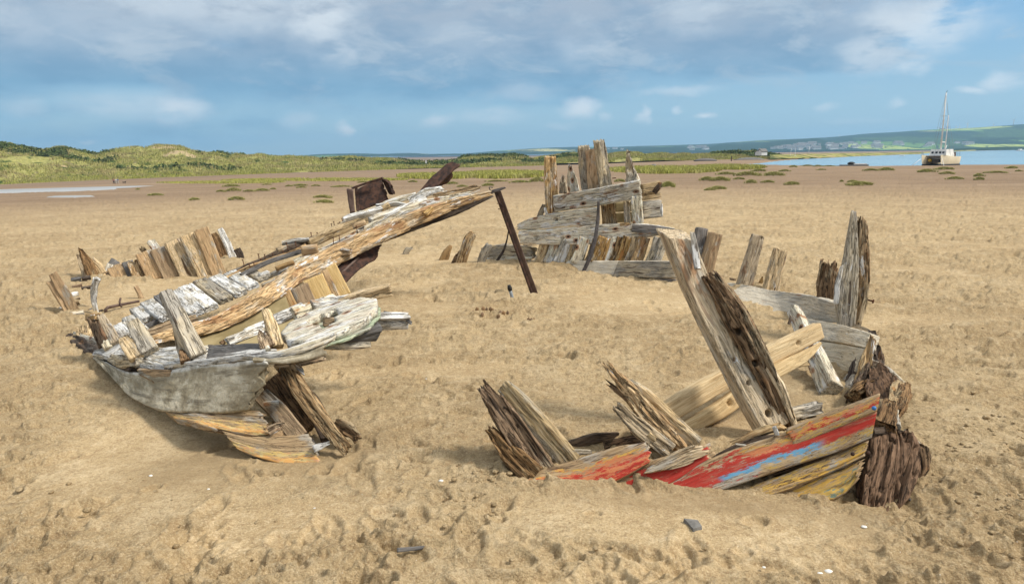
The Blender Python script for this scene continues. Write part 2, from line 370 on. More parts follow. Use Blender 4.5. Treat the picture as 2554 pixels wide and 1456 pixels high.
M_GREYP = simple('grey_plastic_pipe', (.33, .36, .38), .5)
M_BLACK = simple('black_rubber', (.02, .02, .02), .6)
M_SHELL = simple('white_shell', (.8, .78, .72), .5, .3, 0, .05)
M_STONE = simple('grey_slate_stone', (.20, .19, .175), .8, .2, 0, .1, 30, .004)
M_CLOD = simple('sand_clod', (.47, .35, .20), .95, .1, 0, .08, 30, .004)
M_ROOF = simple('grey_roof', (.22, .21, .2), .9)
M_BLUEP = simple('blue_paint', (.05, .2, .5), .5)
M_BUOY = simple('yellow_buoy', (.6, .38, .05), .5)
def sheath():
    m, nt, b = newmat('grey_glassfibre_sheathing', .75, .25)
    vec = nt.n('ShaderNodeAttribute', _attribute_name='grain').outputs['Vector']
    st = nt.n('ShaderNodeSeparateXYZ', i0=nt.n('ShaderNodeAttribute', _attribute_name='st').outputs['Vector'])
    n1 = nt.noise(vec, (3, 3, 3), 6, .65); n2 = nt.noise(vec, (1.5, 14, 1), 5, .65); n3 = nt.noise(vec, (14, 2.5, 1), 4, .6); n4 = nt.noise(vec, (60, 60, 60), 3, .6)
    c = nt.mix(nt.mr(n1, .40, .60), (.28, .23, .145), (.56, .495, .365))
    c = nt.mix(nt.mr(n3, .56, .70, 0, .7), c, (.36, .31, .20))
    c = nt.mix(nt.mr(n2, .52, .66, 0, .75), c, (.11, .09, .06))
    edge = nt.mr(nt.mth('ADD', st.outputs[1], nt.mth('MULTIPLY', nt.mth('SUBTRACT', n1, .5), .25)), .86, .93)
    c = nt.mix(edge, c, (.68, .66, .60)); c = nt.mix(nt.mr(n4, .45, .7, 0, .25), c, (.2, .17, .12))
    n5 = nt.noise(vec, (9, 9, 9), 7, .7); c = nt.mix(nt.mr(n5, .50, .62, 0, .55), c, (.19, .155, .10)); c = nt.mix(nt.mr(n5, .45, .36, 0, .45), c, (.62, .57, .45)); nt.L(c, b.inputs['Base Color']); bump(nt, b, nt.mth('ADD', n5, nt.mth('MULTIPLY', n4, .25)), .9, .02); return m
M_SHEATH = sheath()
def olive():
    m, nt, b = newmat('olive_stained_panel', .85, .15)
    vec = nt.n('ShaderNodeAttribute', _attribute_name='grain').outputs['Vector']
    n1 = nt.noise(vec, (3, 6, 3), 6, .6); c = nt.mix(nt.mr(n1, .35, .65), (.20, .155, .075), (.31, .25, .135)); nt.L(c, b.inputs['Base Color']); bump(nt, b, n1, .4, .01); return m
M_OLIVE = olive()
def sandmat():
    m, nt, b = newmat('beach_sand', .92, .12)
    vec = nt.n('ShaderNodeNewGeometry').outputs['Position']; sp = nt.n('ShaderNodeSeparateXYZ', i0=vec)
    big = nt.noise(vec, (.55, .55, .2), 5, .6); md = nt.noise(vec, (2.6, 2.6, 2.6), 6, .62); fine = nt.noise(vec, (30, 30, 30), 5, .75); gr = nt.noise(vec, (95, 95, 95), 4, .8); mid_ = nt.noise(vec, (11, 11, 11), 6, .72)
    c = nt.mix(nt.mr(big, .40, .60), (.43, .33, .19), (.52, .41, .245))
    c = nt.mix(nt.mr(md, .50, .66, 0, .6), c, (.62, .51, .33))
    c = nt.mix(nt.mr(fine, .50, .62, 0, .6), c, (.28, .20, .11)); c = nt.mix(nt.mr(mid_, .52, .64, 0, .45), c, (.66, .55, .37)); c = nt.mix(nt.mr(mid_, .46, .36, 0, .5), c, (.33, .235, .13))
    c = nt.mix(nt.mr(gr, .50, .64, 0, .5), c, (.22, .15, .085)); c = nt.mix(nt.mr(gr, .48, .36, 0, .5), c, (.74, .63, .45))
    # speckles of shell grit
    vo = nt.n('ShaderNodeTexVoronoi', i0=vec); vo.inputs['Scale'].default_value = 14
    c = nt.mix(nt.mr(vo.outputs[0], .02, .05, .8, 0), c, (.75, .72, .65))
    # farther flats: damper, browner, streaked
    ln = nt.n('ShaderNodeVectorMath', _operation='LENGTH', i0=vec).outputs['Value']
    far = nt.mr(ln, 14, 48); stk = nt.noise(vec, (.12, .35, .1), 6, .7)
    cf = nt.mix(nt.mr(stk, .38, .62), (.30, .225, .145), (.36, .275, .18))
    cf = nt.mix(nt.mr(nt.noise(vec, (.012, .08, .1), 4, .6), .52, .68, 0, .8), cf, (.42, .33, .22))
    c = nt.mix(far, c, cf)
    c = nt.mix(nt.mth('MULTIPLY', nt.n('ShaderNodeAttribute', _attribute_name='dark_sand').outputs['Fac'], nt.mr(md, .30, .60, .75, .45)), c, (.27, .205, .12))
    # wet tint left far by the pool
    wet = nt.mth('MULTIPLY', nt.mr(sp.outputs[2], -1.0, -2.6), nt.mr(nt.noise(vec, (.02, .05, .1), 4, .6), .40, .60, .25, 1))
    c = nt.mix(nt.mth('MULTIPLY', wet, .6), c, (.24, .18, .13))
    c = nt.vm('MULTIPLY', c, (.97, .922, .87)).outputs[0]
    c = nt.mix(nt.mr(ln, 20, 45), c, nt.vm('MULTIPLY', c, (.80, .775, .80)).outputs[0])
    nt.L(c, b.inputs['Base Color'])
    h = nt.mth('ADD', nt.mth('MULTIPLY', mid_, 1.3), nt.mth('ADD', nt.mth('MULTIPLY', fine, .8), nt.mth('MULTIPLY', gr, .25))); sm_ = nt.n('ShaderNodeAttribute', _attribute_name='smoothness').outputs['Fac']; h = nt.mth('MULTIPLY', h, nt.mth('SUBTRACT', 1., nt.mth('MULTIPLY', sm_, .6))); bump(nt, b, h, .9, .032); return m
M_SAND = sandmat()
def leafmat(name, a, b_, c_, scale=3.):
    m, nt, b = newmat(name, .8, .15); vec = nt.n('ShaderNodeNewGeometry').outputs['Position']
    n = nt.noise(vec, (1, 1, 1), 3, .6, sc=scale); n2 = nt.noise(vec, (1, 1, 1), 2, .5, sc=scale*.13)
    c = nt.mix(nt.mr(n, .35, .65), a, b_); c = nt.mix(nt.mr(n2, .45, .62, 0, .8), c, c_); nt.L(c, b.inputs['Base Color']); return m
M_MARRAM = leafmat('marram_grass_green', (.23, .24, .055), (.44, .41, .14), (.36, .29, .14), 1.2)
M_SCRUB = leafmat('dark_scrub_leaves', (.06, .09, .02), (.12, .155, .045), (.09, .105, .035), 1.5)
M_TUFT = leafmat('tuft_grass', (.24, .25, .07), (.50, .45, .20), (.33, .33, .10), 9)
M_LIME = leafmat('yellow_green_shoots', (.30, .32, .06), (.46, .44, .12), (.36, .33, .12), 3)
def dunemat():
    m, nt, b = newmat('dune_turf', .9, .1); vec = nt.n('ShaderNodeNewGeometry').outputs['Position']
    n1 = nt.noise(vec, (.10, .08, .22), 6, .62); n2 = nt.noise(vec, (.32, .32, .6), 6, .7); n3 = nt.noise(vec, (.05, .05, .1), 5, .6); n4 = nt.noise(vec, (1.3, 1.3, 2.), 4, .7)
    c = nt.mix(nt.mr(n4, .35, .65), (.24, .24, .065), (.42, .385, .14))
    c = nt.mix(nt.mr(n2, .53, .62, 0, .8), c, (.19, .15, .085)); c = nt.mix(nt.mr(n1, .53, .57), c, (.055, .085, .018))
    c = nt.mix(nt.mr(n3, .60, .66, 0, .9), c, (.47, .35, .21)); nt.L(c, b.inputs['Base Color']); bump(nt, b, n4, .8, .6); return m
M_DUNE = dunemat()
def hillmat(name, wooded):
    m, nt, b = newmat(name, 1., 0.); vec = nt.n('ShaderNodeNewGeometry').outputs['Position']
    v2 = nt.vm('ADD', vec, nt.n('ShaderNodeTexNoise', i0=nt.vm('MULTIPLY', vec, (.004, .004, .01)).outputs[0]).outputs[1]).outputs[0]
    vo = nt.n('ShaderNodeTexVoronoi', i0=nt.vm('MULTIPLY', v2, (.0075, .0016, .03)).outputs[0]); vo.inputs['Scale'].default_value = 1.
    f = nt.n('ShaderNodeSeparateColor', i0=vo.outputs['Color']).outputs[0]
    c = nt.ramp(f, [(0, (.04, .07, .03)), (.35, (.07, .12, .04)), (.6, (.16, .28, .07)), (.8, (.42, .50, .12)), (.93, (.55, .50, .2))], 'CONSTANT')
    vd = nt.n('ShaderNodeTexVoronoi', i0=nt.vm('MULTIPLY', v2, (.0075, .0016, .03)).outputs[0], _feature='DISTANCE_TO_EDGE')
    c = nt.mix(nt.mr(vd.outputs[0], .03, .06, 1, 0), c, (.03, .05, .02))
    w = nt.noise(vec, (.0035, .0012, .02), 4, .6); c = nt.mix(nt.mr(w, .50-.3*wooded, .54-.3*wooded), c, (.028, .05, .025)); nt.L(c, b.inputs['Base Color']); return m
M_HILL = hillmat('far_fields_and_woods', .1); M_HILLW = hillmat('far_woods', .9)
def watermat(name, col, rough, sc):
    m, nt, b = newmat(name, rough, .5); vec = nt.n('ShaderNodeNewGeometry').outputs['Position']
    n = nt.noise(vec, (.5, 1.2, 1), 3, .6, sc=sc); n2 = nt.noise(vec, (.01, .06, 1), 3, .6)
    nt.L(nt.mix(nt.mr(n2, .4, .6), col, tuple(x*1.25 for x in col)), b.inputs['Base Color']); bump(nt, b, n, .35, .05); return m
M_WATER = watermat('estuary_water', (.20, .33, .42), .16, 1.5); M_POOL = watermat('shallow_pool_water', (.33, .32, .30), .35, 3.)
# ---------------------------------------------------------------- beach sheet
def build_beach():
    vs = np.concatenate([np.arange(2100, 412, -1.9), np.arange(412, 391, -.8)])
    dn = 1.6/np.tan((vs-728)/FPX*0+np.arctan((vs-728)/FPX)+PITCH)
    dn = dn[dn > 0]; dd = [0.25, .5, .8, 1.05]+dn[dn > 1.1].tolist()
    while dd[-1] < 5000: dd.append(dd[-1]*1.05)
    d = np.array(dd); ta = np.linspace(-.80, .80, 1040); az = np.arctan(ta)
    rest = np.linspace(az[-1], 2*math.pi+az[0], 90)[1:-1]; az = np.concatenate([az, rest])
    D, A = np.meshgrid(d, az, indexing='ij'); X = D*np.sin(A); Y = D*np.cos(A); Z = zb(X, Y)
    nd = int((d < 70).sum()); x, y = X[:nd], Y[:nd]; z = np.zeros_like(x); dist = D[:nd]; U = UU(x, y)
    # smooth patches (scoured, wind-smoothed sand) and rough trampled ones
    V = 728+FPX*np.tan(np.arctan(1.6/dist)-PITCH)
    smo = lambda u, v, ru, rv: np.exp(-(((U-u)/ru)**2+((V-v)/rv)**2)**2)
    s = np.maximum.reduce([smo(1750, 1272, 480, 100), smo(2190, 1250, 120, 50), smo(330, 1070, 340, 140), smo(640, 1120, 260, 70), smo(620, 1260, 330, 70), smo(420, 700, 260, 40), smo(1040, 650, 330, 16), smo(1650, 745, 260, 45), smo(1900, 980, 180, 90)])
    s = np.clip(s*1.15+.5*fb(x*1.3, y*1.3, o=3)*(s > .05), 0, 1)
    s = np.maximum(s, .85*ss(fb(x*.45+8, y*.8+3, o=3), .12, .34))
    rgh = 1-s*.93
    reg_ = ss(fb(x*.8+40, y*.8, o=3), -.25, .35)
    fade = 1-ss(dist, 12, 40)*.75
    z += .030*fb(x*.9, y*.9, o=2)*(.35+.65*rgh)
    z += .015*fb(x*3.2, y*3.2, o=4)*rgh*fade
    nn = fb(x*11, y*11, o=3); z += (.010*nn+.020*np.clip(nn-.14, 0, 1))*rgh*(.35+reg_)*fade
    cl = fb(x*26+9, y*26, o=2); pf_ = fb(x*8+31, y*10, o=3); z -= .05*np.clip(pf_-.26, 0, 1)*rgh; z += .011*np.clip(cl-.02, 0, 1)*rgh*(.3+reg_)*(dist < 16)
    rd = fb(x*5.5+3, y*6.5, o=3); z -= .026*np.clip(rd-.16, 0, 1)*rgh
    # wind and tide scoops, longer across the view farther off
    pk = fb(x*4+1, y*9, o=3); z -= .15*np.clip(pk-.20, 0, 1)*ss(dist, 4, 7)*rgh; z += .038*fb(x*1.6+7, y*3.4, o=4)*ss(dist, 4.5, 8)*rgh*(1-ss(dist, 30, 60))
    sc1 = fb(x*3.4+50, y*5.5, o=4); z += .022*ss(sc1, .04, .10)*rgh*(.4+.6*reg_)*(1-ss(dist, 12, 25)); sc2 = fb(x*1.2+70, y*3.2, o=4); z += .030*ss(sc2, .05, .10)*rgh*ss(dist, 5, 8)*(1-ss(dist, 30, 50))
    for fq, am, sd, r0, r1_ in ((21., .034, 5., 4.5, 7.), (13., .045, 25., 3., 6.), (30., .016, 45., 2., 3.5)):
        ph = fq*np.log(np.maximum(dist, .5))+2.6*fb(x*.8+sd, y*1.5, o=4); t_ = ph-np.floor(ph); mk_ = ss(fb(x*1.0+sd, y*2.6+sd, o=4), .02, .20)
        z += am*(ss(t_, 0, .13)*(1-t_)-.25)*mk_*rgh*ss(dist, r0, r1_)*(1-ss(dist, 14, 34))
    zf = z; SMO = np.zeros(D.shape); SMO[:nd] = s; DRKS = np.zeros(D.shape); go = lambda u, v, ru, rv: np.exp(-((U-u)/ru)**2-((V-v)/rv)**2); wb = fb(x*2.2+11, y*2.2, o=3)
    DRKS[:nd] = np.clip(np.maximum.reduce([go(430, 1085, 250, 75), go(760, 1110, 150, 70), go(1750, 1225, 430, 34), go(2200, 1235, 110, 40), go(860, 800, 130, 60)*.7, go(1960, 940, 170, 90)*.7, go(1300, 1160, 120, 40)*.6])*1.2+.5*wb*.6, 0, 1)  # blotchy darker brown sand around the feet of the wreck pieces
    # footprints
    rnd = np.random.RandomState(5); step = None
    def dent(px, py, a, b, th, dep, rim=.35):
        r0 = math.hypot(px, py); t0 = px/py
        i0, i1 = np.searchsorted(d, [r0-.4, r0+.4]); j0, j1 = np.searchsorted(ta, [t0-.4/r0, t0+.4/r0])
        i1 = min(i1, nd)
        if j1-j0 < 2 or i1-i0 < 2: return
        xx = x[i0:i1, j0:j1]-px; yy = y[i0:i1, j0:j1]-py; c, s_ = math.cos(th), math.sin(th)
        wob = 1+.25*fb(xx*9+px, yy*9+py, o=2)
        q = np.hypot((xx*c+yy*s_)/a, (-xx*s_+yy*c)/b)*wob
        zf[i0:i1, j0:j1] += -dep*ss(1.05-q, 0, .35)*(.8+.2*xx/a)+dep*rim*np.exp(-((q-1.28)/.22)**2)
    n = 0
    while n < 900:
        v = rnd.uniform(640, 1500) if rnd.rand() < .8 else rnd.uniform(560, 700); u = rnd.uniform(-60, 2620); r = ray(u, v); t = -EYE/r.z; px, py = r.x*t, r.y*t
        if py < 1.2: continue
        n += 1
        sm_ = max(math.exp(-(((u-uu)/ru)**2+((v-vv)/rv)**2)**2) for uu, vv, ru, rv in ((1750, 1290, 470, 75), (330, 1070, 330, 130), (620, 1260, 330, 70), (1850, 1000, 200, 110)))
        if sm_ > .3 and rnd.rand() < .93: continue
        if rnd.rand() < .4: dent(px, py, rnd.uniform(.11, .15), rnd.uniform(.045, .06), rnd.uniform(0, 3.1), rnd.uniform(.012, .030))
        else: dent(px, py, rnd.uniform(.03, .09), rnd.uniform(.03, .06), rnd.uniform(0, 3.1), rnd.uniform(.008, .024))
    def dpx(u, v, *a):
        r = ray(u, v); t = -EYE/r.z; dent(r.x*t, r.y*t, *a)
    dpx(1885, 1303, .062, .05, .5, .024, .25); dpx(2465, 832, .20, .06, -.6, .05, .3); dpx(1480, 1282, .04, .035, .4, .014, .3); dpx(1280, 1400, .09, .07, .2, .02)
    Z[:nd] += zf
    nA = len(az); nR = len(d); V3 = np.stack([X, Y, Z], -1).reshape(-1, 3)
    i = np.arange(nR-1)[:, None]*nA; j = np.arange(nA)[None]; j2 = (j+1) % nA
    F = np.stack([i+j, i+nA+j, i+nA+j2, i+j2], -1).reshape(-1, 4)
    me = bpy.data.meshes.new('beach'); me.vertices.add(len(V3)+1); me.vertices.foreach_set('co', np.vstack([V3, [[0, 0, float(zb(0, .1))]]]).ravel())
    nf = len(F); me.loops.add(nf*4+nA*3); me.polygons.add(nf+nA)
    cap = np.stack([np.full(nA, len(V3)), np.arange(nA), (np.arange(nA)+1) % nA], -1)
    me.loops.foreach_set('vertex_index', np.concatenate([F.ravel(), cap.ravel()]).astype(np.int32))
    me.polygons.foreach_set('loop_start', np.concatenate([np.arange(nf)*4, nf*4+np.arange(nA)*3]).astype(np.int32))
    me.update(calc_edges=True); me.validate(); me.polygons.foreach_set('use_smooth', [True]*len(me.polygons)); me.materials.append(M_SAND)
    fa = me.attributes.new('smoothness', 'FLOAT', 'POINT'); fa.data.foreach_set('value', np.concatenate([SMO.ravel(), [0]]).astype(np.float32))
    fa = me.attributes.new('dark_sand', 'FLOAT', 'POINT'); fa.data.foreach_set('value', np.concatenate([DRKS.ravel(), [0]]).astype(np.float32))
    # make sure it faces up
    if me.polygons[2000].normal.z < 0: me.flip_normals()
    o = bpy.data.objects.new('beach', me); COL.objects.link(o); reg(o, 'trampled tan sand flats with footprints around the wreck', 'beach', kind='structure')
build_beach()
# water of the estuary: its outline follows the shore, the sheet dips under the sand at the edges
def sheet(name, U, dn, df, z, mat, label, cat, nr=24):
    V = []; F = []
    for i, u in enumerate(U):
        az = math.atan((u-1277)/1875)
        for k in range(nr):
            dd = dn[i]+(df[i]-dn[i])*(k/(nr-1))**2; V.append((dd*math.sin(az), dd*math.cos(az), z))
    for i in range(len(U)-1):
        for k in range(nr-1): F.append([i*nr+k, (i+1)*nr+k, (i+1)*nr+k+1, i*nr+k+1])
    o = mk(name, V, F, mat, smooth=False); reg(o, label, cat, kind='structure'); return o
UW = np.linspace(1852, 4000, 90)
sheet('estuary_water', UW, np.interp(UW, *NEAR)-4, np.interp(UW, *FAR)+4, WZ, M_WATER, 'calm blue estuary water beyond the sand', 'water')
# shallow pools on the left: thin sheets a little above the sand, edges feathered by the sand's own relief
def pool(pts, label):
    P = [g(u, v) for u, v in pts]
    zt = [p.z for p in P]; cx = sum(p.x for p in P)/len(P); cy = sum(p.y for p in P)/len(P); n = len(P)
    V = [(cx, cy, float(zb(cx, cy))+.05)]; F = []
    for r in range(1, 7):
        for p in P:
            x, y = cx+(p.x-cx)*r/6, cy+(p.y-cy)*r/6; V.append((x, y, float(zb(x, y))+.05*(1 if r < 6 else -.4)))
    for k in range(n): F.append([0, 1+k, 1+(k+1) % n])
    for r in range(5):
        for k in range(n): F.append([1+r*n+k, 1+(r+1)*n+k, 1+(r+1)*n+(k+1) % n, 1+r*n+(k+1) % n])
    o = mk('tidal_pool', V, F, M_POOL); reg(o, label, 'pool', kind='structure')
pool([(-300, 487), (-100, 485), (0, 482.5), (60, 480.5), (150, 478), (240, 475.5), (305, 472), (300, 469.5), (340, 467.5), (400, 463), (330, 464.5), (200, 467.8), (100, 470.5), (0, 473), (-150, 477), (-300, 480)], 'long pale tidal pool at the left edge of the sand')
pool([(112, 492.6), (170, 493.2), (238, 490.4), (236, 489), (180, 489.6), (130, 490.8)], 'thin short sliver of pool water below the long pool')
# ---------------------------------------------------------------- dunes and far land
def strip(name, U, vb, db, vs, dr, mat, label, cat, amp=1., nrow=60, back=1.5, fr=.06, prof=.75):
    """land rising from a base line (photo v, metres) to a ridge (photo v, metres)"""
    V = []; nU = len(U); top = []
    T = np.linspace(0, back, nrow); Ug, Tg = np.meshgrid(U, T, indexing='ij')
    vhh = 386-(Ug-1277)*.012
    B = lambda a: np.interp(Ug, a[0], a[1]); d0, d1 = B(db), B(dr)
    zb_ = 1.6-(B(vb)-vhh)/1875*d0; zr = 1.6+(vhh-B(vs))/1875*d1
    dd = d0+(d1-d0)*Tg; az = np.arctan((Ug-1277)/1875)*1.0; X = dd*np.sin(az); Y = dd*np.cos(az)
    up = np.where(Tg < 1, ss(Tg, -.35, 1.05)*1.0, 1-ss(Tg, 1, back)*.9); up = (up-float(ss(-0., -.35, 1.05)))/(1-float(ss(0., -.35, 1.05))); up = np.clip(up, -.2, 1)**prof if prof != 1 else up
    up = np.nan_to_num(up)
    n = fb(X*fr, Y*fr, o=4)+.5*np.abs(fb(X*fr*2.4+9, Y*fr*2.4, o=3)); env = ss(Tg, 0, .12)*(1-.65*ss(Tg, .75, 1.0)*(Tg < 1.02))
    Z = zb_-.25+(zr-zb_+.25)*up+amp*n*env*np.maximum(.15, np.minimum(1, (zr-zb_)/6))
    V = np.stack([X, Y, Z], -1); i = np.arange(nU-1)[:, None]*nrow; j = np.arange(nrow-1)[None]
    F = np.stack([i+j, i+nrow+j, i+nrow+j+1, i+j+1], -1).reshape(-1, 4)
    o = mk(name, V.reshape(-1, 3), F, mat); reg(o, label, cat, kind='structure'); return V
SKY = ([-1200, -700, -300, 0, 52, 74, 115, 160, 197, 231, 260, 283, 316, 357, 366, 394, 428, 457, 484, 521, 558, 580, 595, 614, 651, 677, 718, 774, 811, 885, 930, 979, 1020, 1044, 1144, 1159, 1206, 1283, 1314, 1330, 1336, 1381, 1436, 1480, 1527, 1552, 1594, 1610, 1655, 1686, 1704, 1741, 1773, 1804, 1840, 1880, 1930, 1960],
       [375, 372, 375, 367, 374, 376, 381, 371, 378, 385, 384, 377, 374, 372, 378, 368, 367, 369, 378, 384, 387, 393, 387, 391, 387, 391, 391, 393, 395, 391, 397, 397, 402, 405, 402, 393, 391, 388, 392, 398, 396, 390, 382, 390, 385, 382, 382, 388, 384, 387, 384, 386, 384, 381, 380, 380, 386, 390])
BASE = ([-1200, 0, 149, 260, 390, 558, 707, 833, 950, 1035, 1159, 1362, 1397, 1533, 1655, 1773, 1850, 1930, 1960], [465, 451, 447, 445, 439.5, 435, 430, 430, 423, 417, 415, 412.5, 405, 402, 397, 398, 397, 394, 393])
DB = ([-1200, 0, 950, 1362, 1500, 1700, 1930], [215, 230, 235, 240, 235, 225, 250]); DR = ([-1200, 0, 400, 950, 1362, 1700, 1930], [300, 320, 330, 300, 290, 275, 285])
UD = np.arange(-1200, 1962, 3.0)
SKYN = (SKY[0], [v+1.5 for v in SKY[1]])
VD = strip('dunes', UD, BASE, DB, SKYN, DR, M_DUNE, 'grassy sand dunes along the back of the beach', 'dunes', amp=3.0, nrow=64, fr=.05)
US = np.arange(1925, 2440, 3.0)
strip('sand_spit', US, ([1925, 2000, 2079, 2299, 2440], [393, 391, 389.5, 382, 375.5]), ([1925, 1993, 2079, 2299, 2440], [215, 240, 288, 470, 1250]), ([1925, 2000, 2154, 2300, 2440], [386, 383.5, 381.0, 379, 373]), ([1925, 2000, 2079, 2299, 2440], [250, 280, 330, 540, 1400]), M_DUNE, 'low grassy sand spit across the water', 'spit', amp=.5, nrow=16, fr=.03)
UF = np.arange(2380, 3400, 10.0)
strip('far_marsh', UF, ([2380, 2554, 3400], [374.2, 373, 363]), ([2380, 2554, 3400], [1260, 1610, 1800]), ([2380, 2480, 2554, 3400], [371.5, 367.5, 366.5, 356]), ([2380, 3400], [1750, 2050]), M_HILLW, 'dark marsh on the far bank at the right', 'marsh', amp=.6, nrow=10, fr=.004)
HS = ([-2500, 400, 734, 818, 911, 973, 1035, 1077, 1162, 1208, 1272, 1317, 1381, 1442, 1533, 1600, 1700, 1774, 1890, 2003, 2042, 2091, 2156, 2293, 2415, 2554, 3000, 4000], [400, 396, 390, 384.6, 384, 384.6, 382, 384.5, 383, 379, 375, 371.5, 368.5, 367, 367, 365, 362.5, 361, 353, 349, 347, 346, 340, 332, 328, 321, 315, 330])
UH = np.arange(-2500, 4000, 12.0)
HB = ([-2500, 4000], [430, 353]); 
strip('far_hills', UH, HB, ([-2500, 4000], [2300, 2300]), HS, ([-2500, 4000], [3500, 3500]), M_HILL, 'hazy blue green hills with fields across the estuary', 'hills', amp=7, nrow=30, fr=.002, prof=1)
HW = ([1560, 1588, 1640, 1700, 1740, 1774, 1804, 1850, 1900, 1960, 2003, 2040, 2075, 2120, 2200], [372, 369, 368, 366, 370, 367, 360, 361, 358, 352, 350, 348, 356, 366, 372])
strip('wooded_hill', np.arange(1560, 2201, 6.0), ([1560, 2200], [381, 374.5]), ([1560, 2200], [2150, 2150]), HW, ([1560, 2200], [2750, 2750]), M_HILLW, 'darker wooded hill in front of the far fields', 'hill', amp=5, nrow=24, fr=.004)
# low wooded rise behind the middle dunes
# ---- grass and scrub on the dunes (nobody could count it)
def blades(P, n, h, w, spread, rnd, lean=.5):
    """n blades round every point of P -> V, F"""
    P = np.repeat(P, n, axis=0); m = len(P); a = rnd.uniform(0, 2*np.pi, m); r = spread*np.sqrt(rnd.uniform(0, 1, m))
    B = P+np.stack([r*np.cos(a), r*np.sin(a), 0*a], -1); hh = h*rnd.uniform(.5, 1.15, m); t = rnd.uniform(0, 2*np.pi, m)
    wv = np.stack([np.cos(t), np.sin(t), 0*t], -1)*(w*.5); ld = rnd.normal(size=(m, 3))*[1, 1, 0]*lean*.5
    mid = B+np.stack([ld[:, 0]*hh*.35, ld[:, 1]*hh*.35, hh*.6], -1); tip = B+np.stack([ld[:, 0]*hh, ld[:, 1]*hh, hh*.95], -1)
    B = B-[0, 0, .05*h]
    V = np.stack([B-wv, B+wv, mid+wv*.8, mid-wv*.8, tip], 1).reshape(-1, 3); i = np.arange(m)[:, None]*5
    F = np.concatenate([i+[0, 1, 2, 3]]).tolist()+np.concatenate([i+[3, 2, 4]]).tolist(); return V, F
rnd = np.random.RandomState(3)
def pick(V, n, t0, t1, u0=0, u1=1e9, msk=None):
    nU, nR = V.shape[:2]; i = rnd.randint(0, nU-1, n); j = rnd.randint(int(t0*nR), max(int(t1*nR)-1, int(t0*nR)+1), n); f = rnd.rand(n, 1); e = rnd.rand(n, 1)
    P = V[i, j]*(1-f)*(1-e)+V[i+1, j]*f*(1-e)+V[i, j+1]*(1-f)*e+V[i+1, j+1]*f*e
    if msk is not None: P = P[msk(P)]
    return P
fil = lambda P: (fb(P[:, 0]*.045, P[:, 1]*.045, o=3) > -.22)
P = pick(VD, 30000, .02, .72, msk=fil); a, f = blades(P, 5, .95, .16, .7, rnd)
P2 = pick(VD, 9000, .0, .07, msk=fil); a2, f2 = blades(P2, 5, .6, .14, .6, rnd); o = mk('dune_foot_grass', a2, f2, M_LIME, smooth=False); reg(o, 'bright green grass along the foot of the dunes', 'grass', kind='stuff')
o = mk('marram_grass', a, f, M_MARRAM, smooth=False); reg(o, 'yellow green marram grass covering the dunes', 'grass', kind='stuff')
P = pick(VD, 7000, .10, .74, msk=lambda P: fb(P[:, 0]*.03+5, P[:, 1]*.03, P[:, 2]*.10, o=3) > .13)
def leafclump(P, n, R, flat, ls, rnd):
    P = np.repeat(P, n, axis=0); m = len(P); q = rnd.normal(size=(m, 3)); q /= np.linalg.norm(q, axis=1)[:, None]; q[:, 2] = np.abs(q[:, 2])*flat; rr_ = R if np.isscalar(R) else np.repeat(R, n)[:, None]
    C = P+q*rr_*rnd.uniform(.55, 1, (m, 1)); a = rnd.normal(size=(m, 3)); a /= np.linalg.norm(a, axis=1)[:, None]; b = np.cross(a, rnd.normal(size=(m, 3))); b /= np.linalg.norm(b, axis=1)[:, None]
    s = ls*rnd.uniform(.6, 1.3, (m, 1)); V = np.stack([C-a*s, C+b*s*.6, C+a*s, C-b*s*.6], 1).reshape(-1, 3); return V, (np.arange(m)[:, None]*4+[0, 1, 2, 3]).tolist()
o = mk('dune_scrub', *leafclump(P, 26, 1.7, .75, .42, rnd), M_SCRUB, smooth=False); reg(o, 'dark green scrub patches over the dunes', 'scrub', kind='stuff')
# flat belts of salt marsh grass on the sand in the middle distance
def belt(name, pts, n, h, mat, label, w=.08, sp=.5, nb=5):
    Q = []
    for (u0, u1, v0, v1) in pts:
        m = int(n*(u1-u0)/sum(p[1]-p[0] for p in pts))
        uu = rnd.uniform(u0, u1, m); e = np.sin((uu-u0)/(u1-u0)*np.pi)**.5; vv = (v0+v1)/2+(rnd.rand(m)-.5)*(v1-v0)*e
        for u, v in zip(uu, vv):
            r = ray(u, v); Q.append((r.x, r.y, r.z))
    R_ = np.array(Q); hl = np.hypot(R_[:, 0], R_[:, 1]); cx, cy, sl_ = R_[:, 0]/hl, R_[:, 1]/hl, -R_[:, 2]/hl; dd = np.full(len(R_), 60.)
    for _ in range(12): dd = .5*dd+.5*(1.6-zb(cx*dd, cy*dd))/sl_
    Q = np.stack([cx*dd, cy*dd, zb(cx*dd, cy*dd)], -1); Q = Q[fb(Q[:, 0]*.1, Q[:, 1]*.05, o=2) > -.35]
    a, f = blades(Q, nb, h, w, sp, rnd); o = mk(name, a, f, mat, smooth=False); reg(o, label, 'grass', kind='stuff')
belt('marsh_grass', [(1138, 1365, 428, 446), (1000, 1180, 436, 447)], 3600, .42, M_LIME, 'yellow green belt of marsh grass behind the boom tip')
belt('marsh_grass', [(1525, 1790, 416, 434), (1740, 1900, 413, 424)], 3600, .42, M_LIME, 'yellow green belt of marsh grass right of the broken stern')
belt('marsh_grass', [(560, 1010, 444.5, 452), (400, 700, 452, 458)], 2600, .14, M_LIME, 'thin yellow streak of low shoots in the left middle distance')
